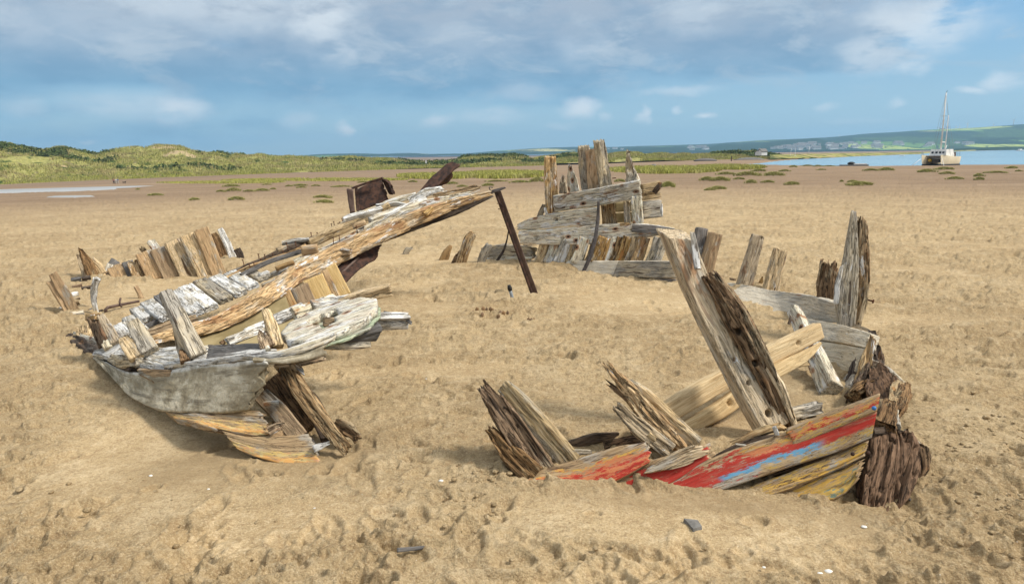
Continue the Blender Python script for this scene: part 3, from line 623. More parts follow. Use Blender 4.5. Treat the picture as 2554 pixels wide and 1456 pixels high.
# ---------------------------------------------------------------- grass tufts
def tuftdata(seed):
    rd = np.random.RandomState(seed); n = 120; P = np.stack([rd.normal(size=n)*.38, rd.normal(size=n)*.22, np.zeros(n)], -1); P[:, 0] = np.clip(P[:, 0], -.95, .95)
    P[:, 2] = .16*np.exp(-(P[:, 0]/.6)**2-(P[:, 1]/.5)**2)
    V, F = blades(P, 9, .30, .035, .07, rd, 1.3); me = bpy.data.meshes.new('grass_tuft'); me.from_pydata(V.tolist(), [], F); me.materials.append(M_TUFT); return me
TM = [tuftdata(s) for s in (1, 2, 3, 4)]
TL = []
for a in [(205, 738, 170, 20), (385, 745, 110, 25), (120, 805, 150, 30), (290, 815, 190, 45), (390, 779, 110, 28), (510, 815, 180, 42), (600, 779, 80, 22), (70, 857, 150, 45), (230, 845, 85, 25), (325, 876, 100, 40), (460, 871, 100, 28), (55, 927, 140, 38), (660, 889, 120, 36), (785, 735, 90, 15), (870, 739, 70, 18), (955, 737, 110, 12), (670, 745, 60, 22), (900, 767, 75, 14), (1155, 865, 75, 22), (1215, 893, 220, 42), (1300, 774, 110, 25), (1430, 772, 130, 32), (1760, 785, 140, 35), (1905, 765, 140, 30), (1925, 802, 110, 30), (1990, 843, 130, 28), (2185, 820, 80, 34), (2188, 849, 85, 32), (2320, 792, 170, 22), (2455, 755, 110, 25), (2510, 779, 50, 18), (1065, 864, 35, 12)]: TL.append((*r7(a[0], a[1]), a[2]*.3056, a[3]*.3056))
for a in [(1045, 460, 105, 18), (1305, 493, 65, 20), (1590, 490, 110, 30), (1480, 436, 70, 15), (1568, 431, 90, 30), (1550, 401, 110, 22), (1670, 434, 80, 18), (1758, 430, 100, 22), (1832, 420, 40, 10), (2160, 478, 125, 28), (2170, 511, 125, 30), (2010, 396, 100, 18), (2290, 403, 120, 15), (2020, 409, 60, 10), (925, 422, 30, 5), (1790, 389, 60, 10), (1935, 400, 50, 8), (2120, 398, 60, 10)]: TL.append((*r8(a[0], a[1]), a[2]*.372, a[3]*.372))
for a in [(1080, 245, 80, 18), (1800, 257, 90, 25), (2090, 272, 90, 30), (1880, 279, 80, 22), (1480, 242, 70, 22), (2150, 236, 170, 14)]: TL.append((*r2(a[0], a[1]), a[2]*.31, a[3]*.31))
for a in [(1930, 496, 120, 60), (2255, 441, 120, 42), (2275, 522, 80, 22), (720, 457, 170, 25), (865, 452, 110, 50), (1540, 451, 80, 32)]: TL.append((*r4(a[0], a[1]), a[2]*.3045, a[3]*.3045))
TL.sort()
def side(u, v):
    best = sorted(((q[0]-u)**2+((q[1]-v)*4)**2, q) for q in TL if (q[0], q[1]) != (u, v))[0][1]; return best
for i, (u, v, w, h) in enumerate(TL):
    p = g(u, v); dist = (p-CAMP).dot(FWD); sx = w*dist/FPX/1.7; hz = max(h*dist/FPX/.50, .30)
    o = bpy.data.objects.new('grass_tuft', TM[i % 4]); COL.objects.link(o); o.location = p; o.scale = (sx, sx*.8, hz); o.rotation_euler = (0, 0, random.uniform(-.25, .25))
    size = 'tiny' if w < 18 else 'small' if w < 30 else 'broad' if w > 50 else 'middling'
    zs = [(-1, 500, 'at the left, nearest the tidal pool'), (500, 860, 'left of the rusty hull plates'), (860, 1290, 'behind the broken boom'), (1290, 1700, 'around the broken stern'), (1700, 1850, 'just right of the broken stern'), (1850, 2050, 'right of the marsh grass belt'), (2050, 2250, 'left of the catamaran'), (2250, 2440, 'below the catamaran'), (2440, 9999, 'right of the catamaran')]
    z = [q for q in zs if q[0] <= u < q[1]][0]; inz = sorted([q for q in TL if z[0] <= q[0] < z[1]], key=lambda q: q[1]); k = inz.index((u, v, w, h))
    ORD = ['first', 'second', 'third', 'fourth', 'fifth', 'sixth', 'seventh', 'eighth', 'ninth', 'tenth', 'eleventh', 'twelfth', 'thirteenth', 'fourteenth', 'fifteenth', 'sixteenth', 'seventeenth', 'eighteenth', 'nineteenth', 'twentieth']
    reg(o, '%s green grass tuft %s, %s nearest there' % (size, z[2], ORD[len(inz)-1-k]) if k < len(inz)-1 else '%s green grass tuft %s, the nearest there' % (size, z[2]), 'grass tuft', 'grass tufts on the sand flats')
# ---------------------------------------------------------------- catamaran
def cataman():
    az = math.atan((2352-1277)/1875); d = 119.5; bx, by = d*math.sin(az), d*math.cos(az); bz = WZ+.05
    root = thing('catamaran', 'cream twin-masted catamaran aground at the water edge', 'catamaran', (bx, by, bz))
    ang = math.radians(-158)-az*.9 # bow direction
    hd = math.radians(-90)-az-math.radians(22); fx, fy = math.cos(hd), math.sin(hd); sx_, sy_ = -fy, fx   # forward, port side
    def W(f, s, z):
        f, s = f*.62, s*.57; z = z if z < 2.4 else 2.4+(z-2.4)*.77; return (bx+fx*f+sx_*s, by+fy*f+sy_*s, bz+z)
    def hull(s0):
        V = []; F = []; st = np.linspace(-4.6, 4.6, 24); K = 13
        for f in st:
            t = (f+4.6)/9.2; wd = .62*(1-max(0, (t-.55)/.45)**2.2)*(.75+.25*min(1, t/.2)); kz = .0+.55*max(0, (t-.8)/.2)**2; top = 1.35+.25*t*t
            for k in range(K):
                a = (k/(K-1)-.5)*2; zz = abs(a)**1.0; w = wd*(1-(1-zz)**1.8) if zz < 1 else wd
                V.append(W(f+(.35*(zz) if t > .97 else 0), s0+math.copysign(w, a) if a else s0, kz+(top-kz)*zz**1.1))
        n = len(st)
        for i in range(n-1):
            for k in range(K-1): F.append([i*K+k, i*K+k+1, (i+1)*K+k+1, (i+1)*K+k])
            F.append([i*K, (i+1)*K, (i+1)*K+K-1, i*K+K-1])
        F.append(list(range(K))); F.append([(n-1)*K+k for k in range(K)][::-1]); return V, F
    for s0 in (-2.15, 2.15):
        h = mk('hull', *hull(s0), M_CREAM, root, smooth=False)
        # dark bottom paint band
        V = []; F = []; st = np.linspace(-4.5, 4.3, 20)
        for f in st:
            t = (f+4.6)/9.2; wd = .36*(1-max(0, (t-.55)/.45)**2.2)+.03
            for a in (-1, 1): V += [W(f, s0+a*wd, -.05), W(f, s0+a*(wd*1.22+.02), .34)]
        for i in range(19):
            for c in (0, 2): F.append([i*4+c, (i+1)*4+c, (i+1)*4+c+1, i*4+c+1])
        mk('waterline_band', V, F, M_ANTI, h, smooth=False)
    def bx_(f0, f1, s0, s1, z0, z1, taper=0):
        q = [(f0, s0, z0), (f1, s0, z0), (f1, s1, z0), (f0, s1, z0)]; m = (s0+s1)/2
        V = [W(*p) for p in q]+[W(f0+(taper if p[0] == f0 else 0) if p[0] == f0 else f1-taper, m+(p[1]-m)*(1-taper*.12), z1) for p in q]
        return V, [[3, 2, 1, 0], [4, 5, 6, 7], [0, 1, 5, 4], [1, 2, 6, 5], [2, 3, 7, 6], [3, 0, 4, 7]]
    mk('bridge_deck', *bx_(-3.6, 2.2, -2.2, 2.2, .95, 1.35), M_WHITE, root, smooth=False)
    mk('cross_beam', *bx_(3.2, 3.45, -2.1, 2.1, 1.3, 1.48), M_DARK, root, smooth=False)
    mk('trampoline', *bx_(2.2, 3.2, -1.7, 1.7, 1.22, 1.27), M_BLACK, root, smooth=False)
    mk('deck_pod', *bx_(.5, 2.6, -.8, .8, .55, 1.0), M_DARK, root, smooth=False)
    cab = mk('cabin', *bx_(-2.8, 2.0, -1.9, 1.9, 1.35, 2.35, .7), M_WHITE, root, smooth=False)
    for s in (-1.25, -.35, .45, 1.2): mk('window', *bx_(1.45, 1.75, s-.22, s+.28, 1.62, 2.05, .12), M_GLASS, cab, smooth=False)
    mk('cockpit_screen', *bx_(-3.6, -2.6, -1.5, 1.9, 1.35, 1.95, .1), M_RUSTP, root, smooth=False)
    def spar(name, a, b, r0, r1, m): return mk(name, *tube([W(*a), W(*[(x+y)/2 for x, y in zip(a, b)]), W(*b)], [r0, (r0+r1)/2, r1], 8), m, root)
    spar('main_mast', (.6, .1, 2.2), (.4, .1, 12.1), .11, .075, M_WHITE); spar('mizzen_mast', (-2.2, -.15, 2.3), (-2.4, -.15, 8.3), .08, .05, M_WHITE)
    spar('boom', (.5, .1, 3.6), (-2.6, -.4, 3.55), .07, .06, M_WHITE); spar('mizzen_boom', (-2.2, 0, 2.5), (-4, -.6, 3.0), .04, .04, M_WHITE)
    for z in (5.9, 8.1): spar('spreader', (.5, -.5, z), (.5, .7, z), .03, .03, M_GREYP)
    spar('spreader', (-2.3, -.5, 6.2), (-2.3, .4, 6.2), .03, .03, M_GREYP); spar('masthead_aerial', (.4, .1, 12.1), (.35, .3, 12.5), .03, .02, M_BLACK)
    for a, b in (((3.3, 0, 1.4), (.45, .1, 11.9)), ((.2, 2.2, 1.5), (.45, .15, 11.9)), ((.2, -2.2, 1.5), (.45, .05, 11.9)), ((-.2, -2.2, 1.5), (.45, .05, 8)), ((.2, 2.2, 1.5), (.45, .15, 8)), ((.4, .1, 11.8), (-2.4, -.15, 8.2)), ((-2.2, 2.1, 1.5), (-2.35, -.1, 8.1)), ((-2.2, -2.1, 1.5), (-2.35, -.2, 8.1))): spar('rigging_wire', a, b, .013, .013, M_GREYP)
    mk('fender', *lump(W(2.9, -1.1, .85), .28, 2, .03), M_BUOY, root)
    for s in (-2.5, 2.5):
        for f0, f1 in ((-4, -2), (3.2, 4.2)): mk('guard_rail', *join(*[tube([W(f, s, 1.4), W(f, s, 2.05)], .025, 5) for f in np.linspace(f0, f1, 3)], tube([W(f0, s, 2.05), W(f1, s, 2.05)], .025, 5)), M_GREYP, root)
    for sgn, tip in ((-1, (7.5, -3.2, .1)), (1, (8, 4.5, .0))): spar('mooring_rope', (4.3, 2.1*sgn, 1.3), tip, .03, .03, M_TUFT if 0 else M_WHITE)
cataman()
# ---------------------------------------------------------------- small moored boats, hulk, posts on the far shore
def gp(u, d, z=None):
    az = math.atan((u-1277)/1875); x, y = d*math.sin(az), d*math.cos(az); return (x, y, float(zb(x, y)) if z is None else z)
def dinghy(u, d, L, hullm, mast, label, rot=0, cabin=True, z=WZ):
    p = gp(u, d, z); root = thing('moored_boat', label, 'boat', p, 'small boats moored off the spit')
    c, s = math.cos(rot), math.sin(rot); V = []; F = []; n = 12; K = 7
    for i in range(n):
        t = i/(n-1); w = L*.17*(1-(max(0, t-.5)/.5)**2*.98)
        for k in range(K):
            a = k/(K-1)*2-1; q = (L*(t-.5)+(L*.06*abs(a) if t > .95 else 0), math.copysign(w*abs(a)**.5, a), L*.13*(a*a-.25+.25*t)); V.append((p[0]+q[0]*c-q[1]*s, p[1]+q[0]*s+q[1]*c, p[2]+q[2]))
    for i in range(n-1):
        for k in range(K-1): F.append([i*K+k, i*K+k+1, (i+1)*K+k+1, (i+1)*K+k])
        F.append([i*K, (i+1)*K, (i+1)*K+K-1, i*K+K-1])
    F.append(list(range(K))); mk('hull', V, F, hullm, root, smooth=False)
    if cabin: mk('cabin', *box((p[0]-L*.05*c, p[1]-L*.05*s, p[2]+L*.17), L*.35, L*.2, L*.12, rot), M_WHITE, root, smooth=False)
    if mast: mk('mast', *tube([(p[0], p[1], p[2]+L*.1), (p[0]+.12*mast*.4, p[1], p[2]+mast)], [.07, .04], 6), M_WHITE, root)
dinghy(1953, 262, 4.5, M_WHITE, 0, 'white dinghy moored farthest left off the sand spit', .1)
dinghy(1966, 258, 3.2, M_WHITE, 0, 'tiny white tender between the left dinghy and the yacht', .5, False)
dinghy(1976, 255, 5.0, M_WHITE, 3.4, 'white yacht with the tallest mast near the spit tip', .2)
dinghy(1987, 250, 4.0, M_WHITE, 3.1, 'white yacht with a slanting mast just right of the tallest one', -.3)
dinghy(2021, 285, 5.2, M_BLUEP, 3.9, 'blue hulled yacht moored off the sand spit', .1)
dinghy(2064, 320, 5.2, M_WHITE, 0, 'small white motor boat moored right of the blue yacht', .0)
dinghy(2255, 330, 2.0, M_WHITE, 0, 'tiny white buoy boat alone on the water left of the catamaran', 0, False)
dinghy(2549, 900, 9, M_WHITE, 0, 'white boat at the far right edge of the water', .4)
# derelict low boat at the water edge, left of the catamaran
p = gp(2133, 117, WZ); rt = thing('derelict_raft', 'low dark derelict punt lying at the water edge left of the catamaran', 'raft', p)
mk('hull', *join(box((p[0]+.2, p[1], p[2]+.25), 3.6, 1.2, .30, -.1), box((p[0]-1.7, p[1]-.2, p[2]+.18), 1.2, .7, .2, -.5)), M_SLATE, rt, smooth=False)
mk('deck', *box((p[0]+.9, p[1]-.1, p[2]+.48), 1.8, 1.0, .12, -.1), M_WHITE, rt, smooth=False)
mk('wheelhouse', *lump((p[0]-.2, p[1], p[2]+.55), .42, 2, .25, sx=1.3, sz=.6), M_BLACK, rt)
# white house
p = gp(1906, 232, .55); hs = thing('white_cottage', 'white gabled cottage at the end of the dunes', 'cottage', (p[0], p[1], p[2]))
def gable(p, w, d, h, rh, rot=0):
    c, s = math.cos(rot), math.sin(rot); T = lambda x, y, z: (p[0]+x*c-y*s, p[1]+x*s+y*c, p[2]+z); w2, d2 = w/2, d/2
    wall = ([T(-w2, -d2, 0), T(w2, -d2, 0), T(w2, d2, 0), T(-w2, d2, 0), T(-w2, -d2, h), T(w2, -d2, h), T(w2, d2, h), T(-w2, d2, h), T(-w2, 0, h+rh), T(w2, 0, h+rh)], [[0, 1, 5, 4], [2, 3, 7, 6], [1, 2, 6, 9, 5], [3, 0, 4, 8, 7]])
    e = .25*h/2.4; roof = ([T(-w2-e, -d2-e, h-.1), T(w2+e, -d2-e, h-.1), T(w2+e, 0, h+rh+.05), T(-w2-e, 0, h+rh+.05), T(w2+e, d2+e, h-.1), T(-w2-e, d2+e, h-.1), T(-w2-e, -d2-e, h+.1), T(w2+e, -d2-e, h+.1), T(w2+e, 0, h+rh+.25), T(-w2-e, 0, h+rh+.25), T(w2+e, d2+e, h+.1), T(-w2-e, d2+e, h+.1)], [[0, 3, 2, 1], [3, 5, 4, 2], [6, 7, 8, 9], [9, 8, 10, 11], [0, 1, 7, 6], [5, 11, 10, 4], [1, 2, 8, 7], [2, 4, 10, 8], [0, 6, 9, 3], [3, 9, 11, 5]])
    return wall, roof
w_, r_ = gable((p[0], p[1], p[2]), 2.0, 1.7, 1.1, .6, .35); mk('wall', *w_, M_WHITE, hs, smooth=False); rf = mk('roof', *r_, M_ROOF, hs, smooth=False)
w_, r_ = gable((p[0]-1.2, p[1]+1.0, p[2]), 1.2, 1.2, .75, .6, 1.2); mk('side_wing', *w_, M_WHITE, hs, smooth=False); mk('wing_roof', *r_, M_ROOF, hs, smooth=False)
mk('chimney', *box((p[0]-.9, p[1]+.3, p[2]+1.75), .25, .25, .6), M_WHITE, rf, smooth=False)
# trees and bushes: rounded crowns of small leaves over a short trunk
def bush(name, label, u, d, v_top, wpx, cat, group=None, mat=M_SCRUB, n=420):
    zt = 1.6+(vh(u)-v_top)/1875*d; p = gp(u, d, None); zg = min(float(zb(p[0], p[1])), zt-1); w = wpx*d/1875; rd = np.random.RandomState(int(u))
    z0 = zt-max(1.8, w*.32); root = thing(name, label, cat, (p[0], p[1], z0-.8), group); H = zt-z0
    m = max(3, int(w/1.6)); cx = rd.uniform(-w/2+.5, w/2-.5, m); P = np.stack([p[0]+cx, p[1]+rd.uniform(-1, 1, m)*w*.2, np.full(m, z0+H*.2)+H*.25*rd.rand(m)], -1)
    P[:, 2] -= H*.45*(np.abs(cx)/(w/2))**2
    mk('crown', *leafclump(P, n//m+20, H*.75, .75, .28, rd), mat, root, smooth=False)
    mk('trunk', *tube([(p[0], p[1], z0-1.2), (p[0]+.1, p[1], z0), (p[0], p[1], z0+H*.6)], [.22, .16, .06], 6), M_DARK, root)
for u, d, vt, w, lab in ((1180, 300, 390, 44, 'low dark tree clump behind the dunes, left of the wooded rise'), (1235, 300, 386, 70, 'widest dark tree clump behind the middle dunes'), (1295, 300, 387, 58, 'dark tree clump left of the slanting stern posts'), (595, 330, 387, 16, 'single dark bush on the dune crest, left half'), (160, 322, 369, 16, 'single bush on the highest point of the left dune'), (1600, 280, 379, 26, 'bright green bush on the ridge right of the stern posts'), (1640, 285, 386, 60, 'long dark hedge behind the dunes right of the stern posts'), (1895, 270, 377, 20, 'dark round tree behind the white cottage'), (1822, 262, 381, 40, 'bright green thicket left of the white cottage'), (1752, 268, 384, 50, 'olive thicket on the ridge well left of the cottage')):
    bush('bush_clump', lab, u, d, vt, w, 'bushes', None, M_MARRAM if 'bright' in lab else M_SCRUB)
# sign and post on the dune foot behind the rusty plate
p = gp(1066, 238); zt = 1.6+(vh(1066)-401)/1875*238; s_ = thing('notice_sign', 'small white notice board on a post at the dune foot', 'sign', (p[0], p[1], zt-2.2)); mk('board', *box((p[0], p[1], zt-.25), .5, .08, .9), M_WHITE, s_, smooth=False); mk('post', *box((p[0], p[1]+.1, zt-1.6), .12, .1, 2.0), M_DARK, s_, smooth=False)
p = gp(1074, 236); zt = 1.6+(vh(1074)-407)/1875*236; reg(mk('marker_post', *box((p[0], p[1], zt-.9), .3, .3, 2.2), M_LIME, smooth=False, origin=(p[0], p[1], zt-2)), 'pale green marker post beside the white notice board', 'post')
p = gp(1829, 195); reg(mk('marker_post', *box((p[0], p[1], p[2]+.5), .25, .25, 1.4), M_DARK, smooth=False, origin=p), 'short dark post on the sand left of the cottage', 'post')
p = gp(1764, 200); hb = thing('beached_hulk', 'flat dark boat hulk on the sand below the thicket', 'hulk', p); mk('hull', *lump((p[0], p[1], p[2]+.15), 1., 3, .2, sx=3.0, sy=1, sz=.55), M_SLATE, hb)
p = gp(1635, 120); reg(mk('boulder', *lump((p[0], p[1], p[2]+.1), .42, 3, .3, sx=1.2, sz=.8), M_STONE, origin=p), 'dark boulder on the sand right of the stern posts', 'boulder')
p = gp(1995, 205, -.6); reg(mk('rock_bank', *lump((p[0]-6, p[1]+20, p[2]), 1.2, 3, .4, sx=3.5, sz=.5), M_STONE, origin=p), 'dark low rocks on the shore below the cottage', 'rocks')
# ---------------------------------------------------------------- people and dog
def skinned(name, J, E, mat, parent, sub=1):
    me = bpy.data.meshes.new(name); me.from_pydata([tuple(Vector(q[:3])-OFF[parent]) for q in J], E, []); o = bpy.data.objects.new(name, me); COL.objects.link(o); o.parent = parent; OFF[o] = OFF[parent]
    bm = bmesh.new(); bm.from_mesh(me); l = bm.verts.layers.skin.verify()
    for v, q in zip(bm.verts, J): v[l].radius = (q[3], q[3]); v[l].use_root = (v.index == 0)
    bm.to_mesh(me); bm.free(); me.materials.append(mat); m = o.modifiers.new('s', 'SKIN'); m2 = o.modifiers.new('u', 'SUBSURF'); m2.levels = m2.render_levels = sub; return o
M_SKIN = simple('skin', (.5, .3, .2), .6); M_PINK = simple('dusty_pink_cloth', (.45, .2, .18)); M_NAVY = simple('dark_trousers', (.03, .03, .05)); M_LT = simple('pale_trousers', (.5, .48, .45)); M_BLUG = simple('blue_grey_jacket', (.2, .27, .4))
def person(u, v, top, legs, label, hat=None, st=.25):
    p = g(u, v); d = (p-CAMP).dot(FWD); k = min(1., 15.*d/FPX/1.7); x, y, z = p
    q = lambda a, b, c, r: (x+a*k, y+b*k, z+c*k, r*k)
    root = thing('person', label, 'person', p)
    J = [q(0, 0, .95, .13), q(0, 0, 1.2, .14), q(0, 0, 1.42, .12), q(0, 0, 1.5, .055), q(0, 0, 1.58, .085), q(0, 0, 1.69, .07), q(-.19, 0, 1.4, .05), q(-.24, .05, 1.15, .042), q(-.22, -.08, .93, .032), q(-.2, -.1, .85, .03), q(.19, 0, 1.4, .05), q(.24, -.03, 1.15, .042), q(.2, .12, .95, .032), q(.2, .14, .86, .03), q(-.1, 0, .88, .09), q(-.1-st*.3, .05, .48, .06), q(-.12-st, .1, .07, .04), q(-.15-st, -.05, .03, .035), q(.1, 0, .88, .09), q(.1+st*.3, -.05, .48, .06), q(.1+st, 0, .07, .04), q(.05+st, -.14, .03, .035)]
    E = [(0, 1), (1, 2), (2, 3), (3, 4), (4, 5), (2, 6), (6, 7), (7, 8), (8, 9), (2, 10), (10, 11), (11, 12), (12, 13), (0, 14), (14, 15), (15, 16), (16, 17), (0, 18), (18, 19), (19, 20), (20, 21)]
    skinned('body', J, E, M_SKIN, root)
    skinned('jacket', [q(0, 0, .93, .16), q(0, 0, 1.2, .165), q(0, 0, 1.42, .14), q(-.19, 0, 1.41, .07), q(-.24, .05, 1.15, .058), q(-.22, -.08, .96, .045), q(.19, 0, 1.41, .07), q(.24, -.03, 1.15, .058), q(.2, .12, .98, .045)], [(0, 1), (1, 2), (2, 3), (3, 4), (4, 5), (2, 6), (6, 7), (7, 8)], top, root)
    skinned('trousers', [q(0, 0, .93, .15), q(-.1, 0, .85, .105), q(-.1-st*.3, .05, .48, .078), q(-.12-st, .1, .12, .055), q(.1, 0, .85, .105), q(.1+st*.3, -.05, .48, .078), q(.1+st, 0, .12, .055)], [(0, 1), (1, 2), (2, 3), (0, 4), (4, 5), (5, 6)], legs, root)
    mk('hair', *lump((x, y+.02*k, z+1.68*k), .1*k, 2, .1), hat or M_DARK, root)
person(284.5, 459.8, M_PINK, M_NAVY, 'walker in dusty pink top and dark trousers, left of the trio', None, .2)
person(289.5, 459.8, M_WHITE, M_LT, 'walker in white top in the middle of the trio', None, .12)
person(294.5, 459.5, M_BLUG, M_LT, 'walker in blue grey jacket and pale trousers, right of the trio', None, .22)
p = g(310, 458.6); dg = thing('dog', 'black dog trotting ahead of the walkers', 'dog', p); k = 7.*(p-CAMP).dot(FWD)/FPX/.67
q = lambda a, b, c, r: (p.x+a*k, p.y+b*k, p.z+c*k, r*k)
skinned('body', [q(0, 0, .38, .10), q(.22, 0, .39, .12), q(.34, 0, .50, .07), q(.42, 0, .58, .075), q(.54, 0, .55, .035), q(.42, .03, .67, .02), q(-.24, 0, .40, .09), q(-.36, 0, .50, .025), q(-.45, 0, .60, .018), q(.22, .06, .24, .04), q(.25, .06, .02, .025), q(.22, -.06, .24, .04), q(.17, -.06, .02, .025), q(-.26, .06, .26, .055), q(-.33, .06, .14, .03), q(-.29, .06, .02, .025), q(-.22, -.06, .26, .055), q(-.28, -.06, .14, .03), q(-.22, -.06, .02, .025)], [(0, 1), (1, 2), (2, 3), (3, 4), (3, 5), (0, 6), (6, 7), (7, 8), (1, 9), (9, 10), (1, 11), (11, 12), (6, 13), (13, 14), (14, 15), (6, 16), (16, 17), (17, 18)], M_BLACK, dg)
# ---------------------------------------------------------------- far houses and wind turbines
hp = [g_ for g_ in ((1, 1, 1),)]
def house_mesh():
    w, r = gable((0, 0, 0), 11, 8, 5, 3); ms = []
    for n_, q, m in (('wall', w, M_WHITE), ('roof', r, M_ROOF)):
        me = bpy.data.meshes.new(n_); me.from_pydata([tuple(a) for a in q[0]], [], q[1]); me.materials.append(m); ms.append(me)
    return ms
HM = house_mesh(); dg_ = bpy.context.evaluated_depsgraph_get; rd = random.Random(4)
hills = [bpy.data.objects[n_] for n_ in ('wooded_hill', 'far_hills')]
bpy.context.view_layer.update()
pls = []
for (u0, u1, v0, v1, n_) in ((1715, 1765, 367, 375, 9), (1925, 2000, 366, 375, 20), (1990, 2110, 360, 373, 34), (2110, 2200, 358, 371, 14), (2180, 2190, 356, 359, 3), (2220, 2250, 359, 363, 3), (2385, 2420, 357, 362, 5), (2210, 2330, 362, 368, 6), (1480, 1560, 371, 374, 3)):
    for _ in range(n_): pls.append((rd.uniform(u0, u1), rd.uniform(v0, v1)))
for u, v in sorted(pls):
    r = ray(u, v).normalized(); hit = None
    for h in hills:
        ok, loc, nor, _i = h.ray_cast(CAMP, r)
        if ok and (hit is None or (loc-CAMP).length < (hit-CAMP).length): hit = loc
    if hit is None: continue
    e = bpy.data.objects.new('far_house', None); COL.objects.link(e); e.location = hit-Vector((0, 0, 1)); s = rd.uniform(.7, 1.25); e.scale = (s*rd.uniform(.9, 1.8), s, s); e.rotation_euler = (0, 0, rd.uniform(-.4, .4))
    town = 'in the hillside town left of the catamaran' if u < 2200 and u > 1900 else 'near the foot of the far hills' if u <= 1900 else 'on the hill around the catamaran masts'
    reg(e, 'tiny white house %s, among look-alikes' % town, 'house', 'white houses '+town)
    for me in HM: c = bpy.data.objects.new(me.name, me); COL.objects.link(c); c.parent = e
for i, (x, y, hh, lab) in enumerate(((1050, 508, 14, 'far wind turbine standing alone left of the group'), (1995, 452, 16, 'far wind turbine just right of the mizzen mast'), (2023, 452, 16, 'second far wind turbine right of the mizzen mast'), (2085, 448, 36, 'most visible far wind turbine on the ridge'), (2297, 441, 14, 'short far wind turbine near the right'), (2458, 436, 48, 'far wind turbine nearest the right edge'), (1852, 462, 18, 'far wind turbine between the two masts'))):
    u, v = r7(x, y); d = 3500; az = math.atan((u-1277)/1875); X, Y = d*math.sin(az), d*math.cos(az); z0 = 1.6+(vh(u)-v)/1875*d-8; H = hh*.3056*d/1875*.75+8
    t = thing('wind_turbine', lab, 'wind turbine', (X, Y, z0), 'wind turbines on the far ridge'); mk('tower', *tube([(X, Y, z0), (X, Y, z0+H)], [1.6, .9], 6), M_WHITE, t)
    R = H*.45
    for k in range(3): a = k*2.094+i; mk('blade', *tube([(X, Y-2, z0+H), (X+R*math.cos(a), Y-2, z0+H+R*math.sin(a))], [.9, .3], 4), M_WHITE, t)
# ================================================================ left hull piece
def D(f, *q): return f(*q)
def RY(Y): return float(np.interp(Y, [3.7, 3.95, 4.1, 4.3, 4.45, 4.6, 4.85, 5.02, 5.25, 5.75, 30], [3.7, 3.80, 3.86, 3.95, 4.12, 4.33, 4.62, 4.80, 5.02, 5.75, 30]))
def P3(x, y, Y): return (*r3(x, y), RY(Y))
def P1(x, y, Y): return (*r1(x, y), RY(Y))
def P2(x, y, Y): return (*r2(x, y), Y)
def P4(x, y, Y): return (*r4(x, y), Y)
def P5(x, y, Y): return (*r5(x, y), Y)
def P6(x, y, Y): return (*r6(x, y), Y)
def P9(x, y, Y): return (*r9(x, y), Y)
b0 = g(560, 1068)
A = thing('boat_wreck', 'long broken hull side with grey sheathing, deck boards and a raised boom', 'boat wreck', b0)
# outer skin
patch('hull_sheathing', [P1(500, 1235, 5.75), P3(0, 752, 5.25), P3(130, 745, 5.02), P3(260, 728, 4.85), P3(500, 688, 4.6), P3(700, 668, 4.45), P3(945, 668, 4.3)],
      [P1(560, 1290, 5.55), P3(0, 905, 4.95), P3(160, 985, 4.68), P3(250, 1010, 4.55), P3(420, 1010, 4.45), P3(640, 1022, 4.33), P3(850, 985, 4.25)], .02, M_SHEATH, A, rough=.010, fc=14, crack=.0, jag=.12, jf=.35, clamp=True)
patch('sheathing_flap', [P3(800, 655, 4.40), P3(1000, 605, 4.40), P3(1180, 540, 4.45), P3(1335, 492, 4.5)], [P3(800, 672, 4.36), P3(1000, 690, 4.30), P3(1180, 662, 4.36), P3(1360, 600, 4.42)], .02, M_SHEATH, A, rough=.006, crack=.002, jag=.10, jf=.4)
patch('torn_plank', [P3(60, 735, 5.08), P3(150, 730, 4.95), P3(275, 735, 4.80)], [P3(110, 790, 5.04), P3(180, 800, 4.88), P3(270, 785, 4.78)], .03, M_TANB, A, jag=.01)
patch('torn_plank', [P3(70, 760, 5.10), P3(150, 800, 4.90), P3(240, 840, 4.76)], [P3(90, 790, 5.06), P3(160, 850, 4.86), P3(235, 862, 4.74)], .03, M_ROT, A, jag=.03)
timber('frayed_white_edge', [P3(240, 722, 4.87), P3(500, 690, 4.60), P3(720, 668, 4.44), P3(950, 652, 4.34), P3(1180, 600, 4.38), P3(1345, 515, 4.48)], [10, 16, 18, 16, 14, 8], M_PALE, A, th=.5, rough=.014, crack=.006, jag=.04)
patch('backing_plank', [P3(300, 1000, 4.62), P3(600, 1005, 4.48), P3(900, 1080, 4.3), P3(1000, 1120, 4.2)], [P3(330, 1035, 4.6), P3(600, 1095, 4.3), P3(760, 1190, 4.1), P3(980, 1240, 4.0)], .03, M_TANB, A, clamp=True)
# lower strakes
patch('lower_strake', [P3(230, 985, 4.66), P3(420, 985, 4.5), P3(600, 985, 4.40), P3(862, 992, 4.32)], [P3(300, 1040, 4.5), P3(470, 1085, 4.3), P3(640, 1130, 4.18), P3(940, 1170, 4.08)], .05, M_PO, A, rough=.005, crack=.008, jag=.10, jf=.6, clamp=True)
patch('lower_strake', [P3(600, 1120, 4.2), P3(760, 1160, 4.1), P3(920, 1155, 4.05), P3(1165, 1140, 3.98)], [P3(700, 1240, 4.0), P3(800, 1285, 3.9), P3(1000, 1345, 3.8), P3(1235, 1338, 3.76)], .09, M_PO, A, rough=.004, crack=.005, jag=.03, clamp=True)
timber('splintered_plank_end', [P3(905, 1125, 4.08), P3(960, 1100, 4.1), P3(1010, 1085, 4.12)], [28, 24, 16], M_ROTT, A, jag=.08, rot=.01)
timber('splintered_plank_end', [P3(1190, 1240, 3.82), P3(1250, 1215, 3.84), P3(1305, 1192, 3.86)], [20, 14, 8], M_PALE, A, jag=.08, rot=.008)
